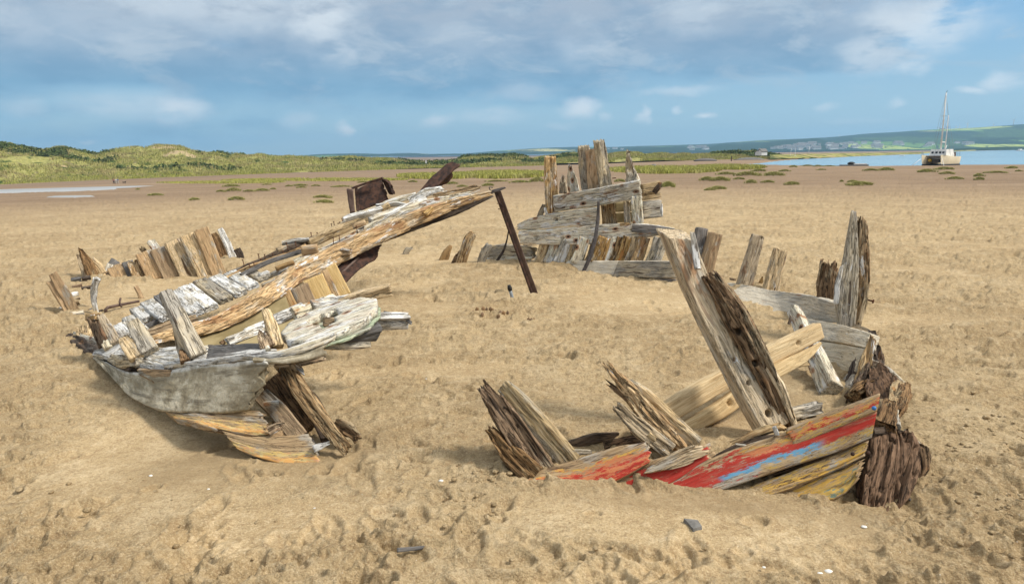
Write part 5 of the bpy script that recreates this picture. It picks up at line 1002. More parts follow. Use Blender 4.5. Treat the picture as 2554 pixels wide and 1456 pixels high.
# loose stubs standing in the sand
def stub(name, label, pts, w, mat, group=None, cat='stub', **k):
    gp_ = g(pts[0][0], pts[0][1]); Y0 = gp_.y; P = [(pts[0][0], pts[0][1]+10*(1 if pts[0][1] > 300 else 1), Y0)]+[(q[0], q[1], Y0+(q[2] if len(q) > 2 else 0)) for q in pts[1:]]
    ww = w if isinstance(w, list) else [w]*len(P)
    o = timber(name, P, ww, mat, None, origin=gp_, **k); reg(o, label, cat, group); return o
kz = dict(rough=.01, crack=.014, th=.7)
stub('timber_stub', 'short tan pointed stub, left of the forked one, on the sand mound', [r4(88, 1088), r4(125, 1020), r4(160, 965)], [24, 20, 9], M_TANB, 'stubs on the sand mound', jag=.03, **kz)
stub('timber_stub', 'tall bent splintered stub on the sand mound left of the steel post', [r4(225, 1130), r4(285, 980), r4(305, 920), r4(345, 860)], [28, 26, 27, 20], M_ROTT, 'stubs on the sand mound', rot=.02, jag=.03, **kz)
stub('timber_stub', 'low ragged stub against the left foot of the tall bent stub', [r4(180, 1125), r4(215, 1060), r4(240, 1010)], [26, 20, 10], M_ROT, 'stubs on the sand mound', rot=.02, jag=.08, **kz)
stub('timber_stub', 'grey leaning stub at the left end of the broken stern', [r4(385, 1120), r4(430, 1030), r4(475, 950)], [20, 24, 18], M_GREY, 'stubs on the sand mound', rot=.015, jag=.05, **kz)
stub('timber_stub', 'tiny hooked stub half buried below the boom', [r2(1405, 822), r2(1440, 780), r2(1490, 765)], [14, 16, 7], M_GREY, 'stubs on the sand mound', rot=.01, jag=.03, **kz)
# grey pipe with black cap
p = g(1280, 757); PI_ = thing('pipe_stub', 'grey plastic pipe with black cap sticking out of the sand', 'pipe', p)
a, b = at(1282, 765, p.y), at(1272, 722, p.y-.02); mk('pipe', *tube([a, (a+b)/2+Vector((.004, 0, 0)), b], [.018, .018, .018], 14), M_GREYP, PI_)
d_ = (b-a).normalized(); mk('cap', *tube([b-d_*.012, b+d_*.002, b+d_*.025, b+d_*.032, b+d_*.05], [.021, .025, .025, .021, .018], 14), M_BLACK, PI_)
mk('loose_string', *tube([at(*r4(668, 1398), p.y-.03), at(*r4(690, 1400), p.y-.03), at(*r4(703, 1425), p.y-.03), at(*r4(708, 1452), p.y-.03)], .002, 5), M_SHELL, PI_)
# ================================================================ bow piece, right
b0 = g(1800, 1200)
C_ = thing('bow_wreck', 'broken bow with red and yellow painted strakes, frames and a dark stem', 'boat wreck', b0)
# painted strakes
patch('painted_strake', [P6(332, 682, 3.56), P6(480, 636, 3.55), P6(640, 590, 3.54), P6(820, 530, 3.53), P6(1003, 497, 3.52)], [P6(320, 770, 3.45), P6(480, 790, 3.44), P6(660, 775, 3.44), P6(860, 700, 3.45), P6(1010, 612, 3.47)], .055, M_PA, C_, rough=.003, crack=.004, jag=.05)
patch('painted_strake', [P6(640, 770, 3.50), P6(860, 680, 3.50), P6(1020, 610, 3.50), P6(1150, 545, 3.50), P6(1310, 508, 3.50)], [P6(760, 840, 3.42), P6(960, 790, 3.42), P6(1080, 740, 3.43), P6(1200, 670, 3.44), P6(1320, 590, 3.45)], .05, M_PB, C_, rough=.003, crack=.002, jag=.05)
patch('splintered_strake_face', [P6(985, 640, 3.46), P6(1120, 560, 3.46), P6(1220, 520, 3.46), P6(1312, 520, 3.46)], [P6(960, 672, 3.45), P6(1110, 655, 3.44), P6(1220, 620, 3.44), P6(1318, 570, 3.45)], .03, M_TAN, C_, rough=.006, crack=.012, rot=.01, jag=.08)
patch('painted_strake', [P6(860, 790, 3.46), P6(1130, 668, 3.46), P6(1420, 545, 3.45), P6(1720, 450, 3.43), P6(1960, 352, 3.40), P6(2182, 268, 3.37)], [P6(1060, 860, 3.38), P6(1330, 770, 3.37), P6(1560, 690, 3.36), P6(1780, 620, 3.35), P6(1960, 565, 3.34), P6(2138, 490, 3.33)], .06, M_PC, C_, rough=.003, crack=.003, jag=.0, res=1.2)
patch('painted_strake_top', [P6(1690, 448, 3.425), P6(1960, 343, 3.395), P6(2183, 260, 3.365)], [P6(1720, 540, 3.395), P6(1960, 440, 3.368), P6(2166, 352, 3.345)], .065, M_PCR, C_, rough=.002, crack=.003, jag=.0, jagA=.03)
patch('ochre_strake', [P6(1350, 790, 3.40), P6(1600, 700, 3.385), P6(1900, 590, 3.365), P6(2136, 495, 3.35)], [P6(1600, 800, 3.32), P6(1750, 735, 3.32), P6(1950, 660, 3.32), P6(2118, 575, 3.32)], .05, M_PD, C_, rough=.006, crack=.012, rot=.008, jag=.03)
patch('yellow_strake', [P6(1620, 770, 3.36), P6(1800, 715, 3.35), P6(2000, 640, 3.34), P6(2115, 580, 3.33)], [P6(1850, 840, 3.28), P6(1920, 820, 3.28), P6(2010, 770, 3.28), P6(2062, 700, 3.29)], .05, M_PE, C_, rough=.008, crack=.01, rot=.012, jag=.05)
for (x, y) in ((2150, 336),): mk('blue_bolt', *lump(at(*r6(x, y), 3.33), .011, 2, .1), M_BLUEP, C_)
for (x, y, Y) in ((2120, 566, 3.30), (2040, 572, 3.31)): mk('iron_bolt_head', *lump(at(*r6(x, y), Y), .010, 2, .2), M_RUST, C_)
timber('pale_dowel', [P6(1065, 552, 3.46), P6(1066, 538, 3.46)], 5, M_PALE, C_)
patch('backing_strake', [P6(640, 760, 3.54), P6(900, 640, 3.54), P6(1080, 585, 3.54), P6(1340, 560, 3.53)], [P6(640, 830, 3.48), P6(950, 830, 3.47), P6(1150, 800, 3.47), P6(1420, 780, 3.46)], .05, M_PB, C_)
patch('backing_strake', [P6(900, 760, 3.53), P6(1420, 580, 3.52), P6(1900, 400, 3.47), P6(2160, 310, 3.44)], [P6(1000, 900, 3.46), P6(1500, 850, 3.44), P6(1900, 760, 3.42), P6(2100, 640, 3.42)], .05, M_ROT, C_)
# broken upper edge between the strakes
timber('splintered_edge', [P6(1335, 590, 3.52), P6(1430, 540, 3.5), P6(1560, 500, 3.48), P6(1715, 478, 3.46)], [16, 20, 24, 20], M_DARK, C_, th=.8, rot=.012, jag=.05)
timber('splintered_edge', [P6(1410, 515, 3.54), P6(1500, 478, 3.52), P6(1600, 440, 3.5), P6(1700, 425, 3.48)], [14, 22, 26, 18], M_ROTT, C_, th=.8, rot=.02, jag=.05)
timber('pale_chip', [P6(1635, 430, 3.44), P6(1655, 480, 3.43)], [12, 14], M_PALE, C_, jag=.01, roll=20)
timber('pale_chip', [P6(1435, 520, 3.45), P6(1505, 530, 3.45)], [6, 5], M_PALE, C_, rough=.006)
timber('pale_chip', [P6(985, 470, 3.60), P6(1030, 505, 3.58)], [16, 16], M_TAN, C_, roll=20, jag=.02)
# inner frames
timber('forward_frame', [P6(590, 620, 3.66), P6(420, 420, 3.72), P6(300, 285, 3.78), P6(235, 215, 3.82)], [60, 62, 54, 40], M_POST, C_, th=.7, roll=-18, rough=.004, crack=.010, jag=.01, res=1.3)
timber('forward_frame', [P6(440, 665, 3.62), P6(300, 460, 3.68), P6(190, 300, 3.74), P6(112, 200, 3.78)], [66, 66, 56, 36], M_ROT, C_, th=.8, rough=.010, crack=.02, rot=.028, jag=.10, res=1.3)
timber('forward_frame', [P6(400, 690, 3.56), P6(270, 570, 3.62), P6(150, 425, 3.68)], [60, 52, 26], M_ROT, C_, th=.8, rough=.010, crack=.018, rot=.028, jag=.08, res=1.3)
timber('second_frame', [P6(1240, 520, 3.72), P6(1090, 390, 3.8), P6(960, 260, 3.88), P6(880, 190, 3.92)], [40, 44, 40, 22], M_POST, C_, th=.8, roll=-15, rough=.004, crack=.012, jag=.03, res=1.3)
timber('second_frame', [P6(1170, 545, 3.70), P6(1000, 380, 3.78), P6(860, 220, 3.86), P6(748, 85, 3.92)], [40, 52, 44, 22], M_ROTT, C_, th=.9, rough=.010, crack=.02, rot=.03, jag=.14, res=1.3)
timber('second_frame', [P6(1100, 560, 3.66), P6(950, 440, 3.72), P6(800, 310, 3.8)], [44, 52, 30], M_TAN, C_, th=.8, rough=.007, crack=.015, rot=.018, jag=.06, res=1.3)
timber('second_frame', [P6(880, 290, 3.83), P6(810, 230, 3.86), P6(745, 178, 3.88)], [22, 20, 10], M_ROT, C_, rot=.02, jag=.1)
# floor pieces behind the strakes
timber('dark_floor_board', [P6(570, 530, 3.85), P6(700, 492, 3.92), P6(835, 475, 3.98)], [26, 30, 20], M_DARK, C_, th=.4, roll=25, rough=.006, jag=.04)
timber('dark_floor_board', [P6(760, 530, 3.8), P6(900, 500, 3.85), P6(1000, 505, 3.85)], [28, 30, 30], M_ROT, C_, th=.5, rough=.008, rot=.015, jag=.04)
timber('stone_chock', [P6(488, 590, 3.66), P6(590, 565, 3.68), P6(700, 560, 3.7)], [18, 22, 14], M_GREY, C_, th=.8, roll=20)
timber('dark_floor_board', [P6(900, 440, 4.0), P6(1010, 480, 3.95)], [24, 20], M_ROT, C_)
# long pale beam of two planks
timber('bow_beam', [P5(130, 1375, 4.15), P5(400, 1210, 4.32), P5(800, 990, 4.6), P5(1165, 812, 4.9)], [60, 60, 56, 48], M_NEW, C_, th=.7, roll=20, rough=.002, crack=.004, jag=0, holes=((.83, -.1, .022, .03),))
timber('bow_beam_under', [P5(270, 1465, 4.12), P5(520, 1330, 4.28), P5(850, 1090, 4.55), P5(1080, 975, 4.75), P5(1182, 890, 4.84)], [40, 48, 42, 34, 8], M_NEW, C_, th=.9, roll=8, rough=.003, crack=.006, jag=0, holes=((.3, .1, .025, .03),))
timber('beam_knot', [P5(1010, 1035, 4.66), P5(1105, 1020, 4.70)], [12, 12], M_NEW, C_, th=.6)
timber('floor_timber', [P5(950, 1350, 4.3), P5(1060, 1330, 4.35), P5(1182, 1295, 4.4)], [38, 40, 38], M_GREY, C_, th=.8, roll=20, rough=.008, crack=.014, rot=.012, jag=.02)
# the big leaning post
timber('big_leaning_post', [P5(880, 1440, 4.02), P5(760, 1240, 4.08), P5(610, 960, 4.16), P5(470, 700, 4.24), P5(345, 430, 4.32), P5(262, 195, 4.38)], [94, 92, 88, 78, 80, 84], M_POST, C_, th=.75, roll=26, rough=.004, crack=.008, jag=.004, cut=(.03, -.05), holes=((.08, .0, .026, .08), (.36, .3, .014, .03), (.24, .2, .016, .04)), res=1.5)
timber('rotten_post_half', [P5(985, 1425, 4.02), P5(870, 1160, 4.06), P5(740, 900, 4.12), P5(600, 650, 4.2), P5(465, 440, 4.26)], [34, 50, 62, 66, 40], M_ROT, C_, th=1.0, rough=.010, crack=.022, rot=.034, jag=.10, res=1.5, holes=((.62, .35, .024, .06), (.42, .4, .022, .06), (.08, -.3, .02, .05)))
timber('post_edge_splinter', [P5(1020, 1420, 3.99), P5(930, 1170, 4.03), P5(830, 1010, 4.08), P5(720, 760, 4.16)], [14, 24, 20, 8], M_TAN, C_, th=1.2, rough=.006, crack=.012, jag=.06)
timber('post_edge_splinter', [P5(400, 420, 4.22), P5(385, 300, 4.28), P5(365, 170, 4.32)], [16, 18, 12], M_PALE, C_, th=.8, jag=.03, rot=.01)
# inner planking that curves from the far end to the stem
patch('inner_strake', [P5(530, 490, 9.4), P5(700, 512, 8.7), P5(850, 545, 8.1), P5(1060, 572, 7.2), P5(1180, 605, 6.7), P5(1280, 640, 6.3)], [P5(600, 600, 9.1), P5(700, 650, 8.5), P5(850, 690, 7.9), P5(1060, 735, 7.1), P5(1200, 760, 6.6), P5(1315, 770, 6.2)], .09, M_TANG, C_, rough=.006, crack=.008, jag=.04, clamp=True)
patch('inner_strake', [P5(940, 690, 7.5), P5(1100, 725, 6.85), P5(1300, 768, 5.9), P5(1500, 822, 5.15)], [P5(940, 820, 7.3), P5(1090, 850, 6.5), P5(1290, 885, 5.75), P5(1462, 920, 5.1)], .08, M_TANG, C_, rough=.004, crack=.006, holes=((.75, .3, .02, .03),), clamp=True)
patch('inner_strake', [P5(1100, 862, 6.3), P5(1290, 888, 5.7), P5(1462, 922, 5.08)], [P5(1110, 1060, 6.0), P5(1280, 1065, 5.5), P5(1402, 1075, 5.0)], .08, M_TANG, C_, rough=.004, crack=.005, holes=((.55, .0, .02, .03), (.8, .4, .02, .03)), clamp=True)
patch('inner_strake', [P5(1200, 1058, 5.6), P5(1290, 1068, 5.4), P5(1400, 1078, 4.98)], [P5(1240, 1250, 5.1), P5(1290, 1270, 5.0), P5(1345, 1280, 4.8)], .07, M_GREY, C_, rough=.004, clamp=True)
timber('strake_far_lip', [P5(500, 462, 9.7), P5(640, 490, 9.1)], [7, 8], M_TANB, C_)
patch('end_board', [P5(1345, 1280, 4.72), P5(1400, 1090, 4.92), P5(1455, 930, 5.05), P5(1490, 825, 5.12)], [P5(1470, 1320, 4.62), P5(1505, 1180, 4.78), P5(1515, 1000, 4.95), P5(1522, 840, 5.08)], .06, M_HONEY, C_, rough=.01, rot=.02, crack=.015)
timber('hollow_shade_fill', [P5(1420, 1310, 4.85), P5(1480, 1100, 5.05), P5(1515, 900, 5.25)], [100, 90, 40], M_DARK, C_, th=.6, rough=.015, rot=.03, crack=.02)  # dark timber standing in for the shade of the hollow beside the stem
# rotten outer stem pieces
timber('outer_stem_plank', [P9(880, 20, 5.4), P9(890, 120, 5.3), P9(880, 220, 5.15)], [20, 24, 20], M_DARK, C_, th=1, rot=.03, rough=.014, jag=.04)
timber('outer_stem_plank', [P5(1395, 780, 5.75), P5(1470, 810, 5.55), P5(1545, 850, 5.4)], [10, 14, 10], M_TAN, C_, th=.6, jag=.02)
timber('outer_stem_plank', [P9(1000, 640, 4.1), P9(990, 520, 4.35), P9(950, 400, 4.6), P9(900, 280, 4.9)], [70, 86, 72, 30], M_STEM, C_, th=.5, rough=.015, rot=.035, crack=.02, jag=.05)
timber('outer_stem_plank', [P9(1040, 640, 4.0), P9(1090, 540, 4.2), P9(1110, 440, 4.4)], [42, 56, 46], M_ROT, C_, th=.7, rough=.012, rot=.03, jag=.04)
timber('stem_edge', [P9(870, 235, 5.05), P9(990, 300, 4.85), P9(1090, 385, 4.6), P9(1180, 465, 4.45)], [10, 12, 14, 8], M_GREY, C_, th=1.2, rot=.015, rough=.01)
timber('stem_neck', [P9(960, 800, 3.5), P9(990, 700, 3.65), P9(1000, 600, 3.85)], [64, 52, 44], M_ROT, C_, th=.9, rough=.014, rot=.03, crack=.02)
timber('stem_neck', [P9(1050, 780, 3.6), P9(1040, 690, 3.72), P9(1060, 640, 3.85)], [34, 28, 22], M_GREY, C_, th=.8, rot=.02)
timber('stem', [P9(920, 1500, 3.24), P9(960, 1290, 3.32), P9(1010, 1100, 3.4), P9(1030, 950, 3.48), P9(1030, 800, 3.56)], [92, 124, 142, 136, 100], M_STEM, C_, th=.75, roll=10, rough=.012, crack=.03, rot=.035, jag=.05, res=1.4)
timber('stem', [P9(1200, 1260, 3.42), P9(1250, 1120, 3.5), P9(1240, 960, 3.58), P9(1180, 860, 3.66)], [26, 52, 56, 22], M_ROT, C_, th=.9, rough=.014, rot=.03, jag=.03, res=1.3)
timber('stem_splinter', [P9(1130, 800, 3.62), P9(1220, 890, 3.6), P9(1340, 972, 3.58)], [12, 16, 8], M_GREY, C_, rot=.015, jag=.04)
timber('stem_top_rot', [P9(880, 800, 3.44), P9(980, 790, 3.5), P9(1150, 830, 3.6)], [20, 24, 18], M_DARK, C_, rot=.02, rough=.012)
timber('fallen_chip', [P9(1100, 1310, 3.3), P9(1190, 1350, 3.24)], [12, 8], M_SLATE, C_)
timber('stem_filler', [P5(1440, 1330, 4.5), P5(1500, 1180, 4.75), P5(1530, 1020, 5.0)], [100, 80, 40], M_DARK, C_, th=.7, rough=.015, rot=.04, crack=.03, jag=.05)  # more dark mass added to blacken the shaded hollow beside the stem
timber('stem_filler', [P9(760, 560, 4.45), P9(850, 500, 4.55), P9(950, 470, 4.6)], [60, 70, 50], M_ROT, C_, th=.7, rough=.015, rot=.04, crack=.03, jag=.05)
# short sister pieces standing with the wreck
kz2 = dict(rough=.008, crack=.014, th=.8)
for lab, pts, w, m, k in (
    ('squared timber with rotten left corner, middle of three beyond the leaning post', [(690, 530), (735, 380), (785, 200)], [47, 42, 36], M_TAN, dict(roll=18)),
    ('short squared pale timber, rightmost of three beyond the leaning post', [(860, 560), (895, 420), (930, 290)], [46, 40, 38], M_TAN, dict(roll=14)),
    ('squared tan timber just right of the leaning post top', [(440, 470), (475, 330), (515, 188)], [44, 42, 38], M_TANB, dict(roll=14))):
    P_ = [(*r5(*q), 9.15+.03*i) for i, q in enumerate(pts)]; Yg = gY(P_[0][0], P_[0][1]); P_ = [(a, b, Yg+.03*i) for i, (a, b, c) in enumerate(P_)]; P_[0] = (P_[0][0]-2, P_[0][1]+12, Yg)
    o = timber('frame_timber', P_, w, m, None, origin=g(P_[1][0], P_[0][1]-12), jag=.02, rot=.012, **k, **kz2); reg(o, lab, 'timber', 'frame timbers right of the leaning post')
o = timber('frame_timber', [P5(400, 480, 9.6), P5(405, 300, 9.65), P5(425, 155, 9.7)], [34, 38, 34], M_SLATE, None, th=.7, roll=20, origin=g(*r5(400, 455))); reg(o, 'dark grey timber right behind the leaning post top', 'timber', 'frame timbers right of the leaning post')
o = timber('frame_timber', [P5(785, 540, 9.0), P5(805, 495, 9.0), P5(815, 455, 9.0)], [16, 12, 5], M_HONEY, None, jag=.04, rot=.02, origin=g(*r5(790, 525))); reg(o, 'small reddish splinter between two squared timbers', 'splinter')
o = timber('frame_timber', [P5(1225, 660, 6.85), P5(1225, 520, 6.9), P5(1240, 358, 6.95)], [54, 52, 44], M_ROT, None, th=.8, rot=.045, rough=.014, crack=.02, jag=.14, origin=g(*r5(1225, 700))); reg(o, 'dark rotten fluted stump left of the tallest post', 'stump')
TP = thing('tall_split_post', 'tallest ragged split grey post at the right', 'post', g(*r5(1350, 770)))
timber('post_body', [P5(1345, 790, 6.1), P5(1345, 600, 6.15), P5(1370, 400, 6.2), P5(1385, 200, 6.25), P5(1394, 45, 6.3)], [42, 56, 44, 26, 15], M_GREY, TP, th=.8, roll=12, rough=.004, crack=.010, jag=.03, res=1.3)
timber('post_body', [P5(1410, 790, 6.15), P5(1450, 500, 6.2), P5(1440, 300, 6.25), P5(1450, 70, 6.3)], [20, 36, 42, 26], M_ROTT, TP, th=.9, rough=.012, crack=.024, rot=.025, jag=.12, res=1.3)
timber('pale_side_splinter', [P5(1280, 640, 6.1), P5(1290, 520, 6.12), P5(1320, 390, 6.15)], [12, 14, 8], M_PALE, TP, jag=.05); timber('rusty_bolt', [P5(1478, 615, 6.1), P5(1522, 625, 6.05)], [4.5, 5], M_NAIL, TP); timber('rusty_bolt_head', [P5(1515, 623, 6.05), P5(1526, 626, 6.04)], [10, 10], M_NAIL, TP)
timber('side_splinter', [P5(1430, 760, 6.05), P5(1470, 620, 6.08), P5(1485, 500, 6.1)], [10, 12, 6], M_TAN, TP, jag=.05)
# squared baulk leaning from the strakes to the sand
BK = thing('squared_baulk', 'squared bleached baulk with orange stains propped against the inner strakes', 'baulk', g(*r5(1270, 1275)))
o = timber('baulk_body', [P5(1250, 1195, 4.72), P5(1130, 930, 5.25), P5(1010, 680, 5.95)], [66, 52, 38], M_PALER, BK, th=.75, roll=-32, rough=.002, crack=.003, jag=0, cut=(0, -.02), holes=((.1, .3, .010, .02), (.12, -.5, .010, .02)))
timber('iron_staple', [P5(980, 770, 5.7), P5(1000, 715, 5.75)], 8, M_DARK, BK, th=.4)
o = timber('rusty_fragment', [P5(380, 800, 6.9), P5(400, 785, 6.9)], [14, 12], M_HONEY, None, origin=g(*r5(385, 815))); reg(o, 'small rusty fragment on the sand left of the leaning post', 'fragment')
# ================================================================ row of planks at the far left
b0 = g(420, 697); Wp = thing('plank_row', 'row of leaning tan hull planks standing in the sand, far left', 'boat wreck', b0)
def row(x0, y0, x1, y1, w, m, dy=0, **k):
    u, v = r1(x1, y1); Y = gY(u, min(v, 698))+dy if 'Yf' not in k else k.pop('Yf')
    T = (P1(x1+(x1-x0)*.06, y1+22, Y), P1((x0+x1)/2, (y0+y1)/2, Y+.05), P1(x0, y0, Y+.1)); k.setdefault('rot', .0)
    timber(k.pop('nm', 'hull_plank'), T, w, m, Wp, rough=.005, crack=.007, th=k.pop('th', .3), **k)
row(560, 515, 580, 560, 18, M_TAN); row(600, 500, 625, 555, 20, M_ROT, .03); row(672, 440, 735, 550, 38, M_TANB, jag=.03)
row(782, 400, 850, 548, 26, M_SLATE, .04); row(820, 390, 890, 548, 26, M_ROTT, -.02, rot=.03, jag=.08); row(875, 430, 945, 545, 20, M_ROT, .05, rot=.03, jag=.05)
row(925, 320, 1035, 545, 38, M_TANB, jag=.02); row(1050, 285, 1175, 540, 37, M_TANB, jag=.02); row(1178, 222, 1330, 535, 38, M_TAN, jag=.015); row(1305, 165, 1480, 535, 35, M_TAN, jag=.015); row(1433, 108, 1600, 530, 35, M_TANB, jag=.03)
row(880, 325, 960, 530, 16, M_ROTT, .06, nm='broken_frame', rot=.03, jag=.1, th=.8); row(990, 215, 1120, 400, 22, M_PALER, .15, nm='broken_frame', rot=.02, jag=.05, th=.8); row(905, 265, 990, 400, 14, M_ROT, .12, nm='broken_frame', rot=.02, jag=.1, th=.8)
row(1330, 310, 1400, 530, 24, M_DARK, .12, nm='broken_frame', th=.8); row(1400, 200, 1480, 500, 18, M_ROT, .15, nm='broken_frame', th=.8); row(1260, 200, 1330, 400, 12, M_DARK, .15, nm='broken_frame', th=.8)
row(690, 400, 640, 470, 26, M_SLATE, .2, nm='broken_frame', th=.8); row(640, 430, 610, 500, 16, M_PALE, .1, nm='broken_frame', th=.8, rot=.02)
def loose(name, label, cat, pts, w, mat, base=None, group=None, **k):
    bu = base or (pts[0][0], pts[0][1]); gp_ = g(*bu); P = [(q[0], q[1], gp_.y+(q[2] if len(q) > 2 else 0)) for q in pts]; k.setdefault('rough', .008); k.setdefault('crack', .012)
    o = timber(name, P, w, mat, None, origin=gp_, **k); reg(o, label, cat, group); return o
L = loose
L('leaning_timber', 'dark rotten timber, right end of the plank row', 'timber', [r1(1660, 385), r1(1600, 260), r1(1540, 145)], [26, 26, 16], M_ROT, r1(1650, 362), rot=.03, jag=.06)
L('leaning_timber', 'white crusted timber at the right end of the plank row', 'timber', [r1(1730, 395), r1(1670, 250), r1(1600, 108)], [18, 20, 14], M_PALE, r1(1720, 378), rot=.02, rough=.014)
L('slate_board', 'small black board leaning right of the white crusted timber', 'board', [r1(1800, 400), r1(1775, 330), r1(1750, 288)], [14, 18, 18], M_DARK, r1(1790, 385), th=.2)
L('rib_timber', 'tall dark split rib left of the plank row', 'rib', [r1(500, 560), r1(440, 420), r1(360, 270)], [30, 28, 10], M_ROT, r1(480, 545), 'ribs left of the plank row', rot=.03, jag=.1)
L('rib_timber', 'tan half of the tall split rib left of the plank row', 'rib', [r1(440, 540), r1(390, 420), r1(345, 330)], [22, 20, 10], M_TAN, r1(440, 530), 'ribs left of the plank row', rot=.02, jag=.05)
L('rib_timber', 'shorter tan rib between the split rib and the plank row', 'rib', [r1(580, 515), r1(525, 430), r1(468, 370)], [16, 18, 14], M_TAN, r1(560, 535), 'ribs left of the plank row', jag=.05)
L('paired_rib', 'thick tan rib of the leftmost pair', 'rib', [r1(330, 860), r1(220, 660), r1(125, 500)], [24, 25, 20], M_TANB, r1(310, 845), 'leftmost pair of ribs', jag=.02, th=.7)
L('paired_rib', 'thin tan rib of the leftmost pair', 'rib', [r1(285, 865), r1(180, 700), r1(90, 572)], [19, 18, 13], M_TANB, r1(280, 850), 'leftmost pair of ribs', jag=.03, th=.7)
L('pale_upright', 'bleached flaking pale upright strip left of the bent bar', 'upright', [r1(520, 870), r1(490, 740), r1(500, 640), r1(530, 540)], [14, 12, 12, 18], M_PALE, r1(515, 860), rough=.02, rot=.02, jag=.03)
L('pale_upright', 'thin wavy pale upper half of the bleached upright', 'upright', [r1(480, 740), r1(485, 640), r1(510, 540)], [9, 12, 14], M_PALE, r1(500, 800), rough=.02)
L('stake', 'small tan stake standing alone inside the hull area', 'stake', [r1(915, 735), r1(890, 670), r1(858, 612)], [13, 12, 11], M_TANB, r1(912, 725), th=.7)
for i, (x, y, w, h, m, lab) in enumerate(((340, 570, 90, 28, M_SLATE, 'grey squared block topmost in the debris heap'), (430, 560, 80, 26, M_DARK, 'black chunk right in the debris heap'), (350, 625, 90, 20, M_ROT, 'red brown chunk at the middle of the debris heap'), (430, 640, 90, 22, M_DARK, 'dark chunk at the bottom right of the debris heap'), (440, 590, 70, 12, M_PALE, 'white chip in the middle of the debris heap'), (330, 690, 60, 24, M_PALE, 'pale rough chunk below the debris heap'), (340, 735, 60, 20, M_TAN, 'tan chunk second below the debris heap'), (338, 775, 60, 20, M_ROTT, 'brown chunk third below the debris heap'), (210, 815, 40, 14, M_PALE, 'tiny pale chip left of the foot of the leftmost ribs'), (350, 870, 130, 26, M_GREY, 'grey slab at the foot of the leftmost ribs'), (350, 915, 110, 24, M_TAN, 'pale splintered block below the grey slab'), (560, 840, 40, 14, M_DARK, 'dark small block left of the bent bar'), (470, 690, 50, 10, M_SLATE, 'grey chip crossing the pale upright'), (465, 825, 30, 12, M_SLATE, 'grey chip at the foot of the pale upright'))):
    u0, v0 = r1(x-w/2, y+8); u1, v1 = r1(x+w/2, y-8); gp_ = g((u0+u1)/2, (v0+v1)/2+h*.28/1.2)
    o = timber('debris_chunk', [(u0, v0, gp_.y-.02), (u1, v1, gp_.y+.03)], [h*.8, h*.75], m, None, th=.9, roll=25, rough=.012, crack=.01, rot=.015, origin=gp_); reg(o, lab, 'debris', 'debris around the leftmost ribs')
L('ragged_stump', 'low ragged tan stump at the far left end of the grey hull', 'stump', [r1(430, 1060), r1(410, 1010), r1(395, 960)], [44, 44, 36], M_TAN, r1(420, 1075), rot=.03, jag=.1, rough=.014)
# bent rusty bar with a hook
p0 = g(*r1(600, 858)); BB = thing('bent_bar', 'bent rusty iron bar lying inside the left hull area', 'bar', p0)
q = lambda x, y, dz=0, dY=0: at(*r1(x, y), p0.y+dY)
mk('bar', *tube([q(600, 862), q(596, 825), q(615, 808), q(720, 785, 0, .25), q(890, 752, 0, .45)], [.018, .018, .018, .016, .014], 8), M_RUSTP, BB); mk('hook', *tube([q(735, 800, 0, .2), q(718, 760, 0, .25), q(728, 722, 0, .27)], .011, 7), M_RUSTP, BB)
# foreground stick, stone, shells
p0 = g(1040, 1384)
o = timber('driftwood_stick', [(991, 1387, p0.y), (1040, 1382, p0.y+.03), (1094, 1375, p0.y+.06)], [11, 10, 6], M_SLATE, None, th=.5, origin=p0, rough=.002, crack=.003, jag=.01); o.location.z += .028; reg(o, 'flat grey driftwood stick on the sand in the foreground', 'stick')
P_ = [g(u, v) for u, v in ((1703, 1299), (1741, 1303), (1752, 1320), (1729, 1328))]; c = sum(P_, Vector())/4
V = [tuple(c+(p-c)*.9+Vector((0, 0, .016))) for p in P_]+[tuple(c+(p-c)*1.08-Vector((0, 0, .03))) for p in P_]+[tuple(c+Vector((.004, 0, .02)))]
o = mk('stone', V, [[0, 1, 8], [1, 2, 8], [2, 3, 8], [3, 0, 8], [0, 4, 5, 1], [1, 5, 6, 2], [2, 6, 7, 3], [3, 7, 4, 0]], M_STONE, smooth=False, origin=c); reg(o, 'dark grey diamond shaped stone below the painted strakes', 'stone')
sh = [(1063, 945, 'by the tyre tracks'), (2066, 1427, 'largest, near the bottom right corner'), (2045, 1432, 'broken, left of the largest'), (785, 1268, 'below the yellow painted strake'), (376, 1187, 'in the smooth sand left'), (2155, 1315, ''), (1905, 1415, ''), (1960, 1440, ''), (1100, 1200, ''), (520, 1220, ''), (1350, 740, 'beside the steel post foot')]
for i, (u, v, t) in enumerate(sh):
    p = g(u, v); r = {1: .013, 10: .03}.get(i, .006+.002*(i % 3))
    o = mk('shell', *lump((p.x, p.y, p.z+r*.35), r, 2, .35, sx=1.3, sz=.6, seed=i), M_SHELL, origin=p)
    near = t or {5: 'curved, right of the stem shadow', 6: 'pointed, at the bottom centre right', 7: 'tiny, at the bottom edge right of the pointed one', 8: 'tiny, in the trampled sand between the two wrecks', 9: 'tiny, on the smooth sand below the left wreck'}[i]
    reg(o, 'small white shell fragment, '+near, 'shell', 'white shell fragments')
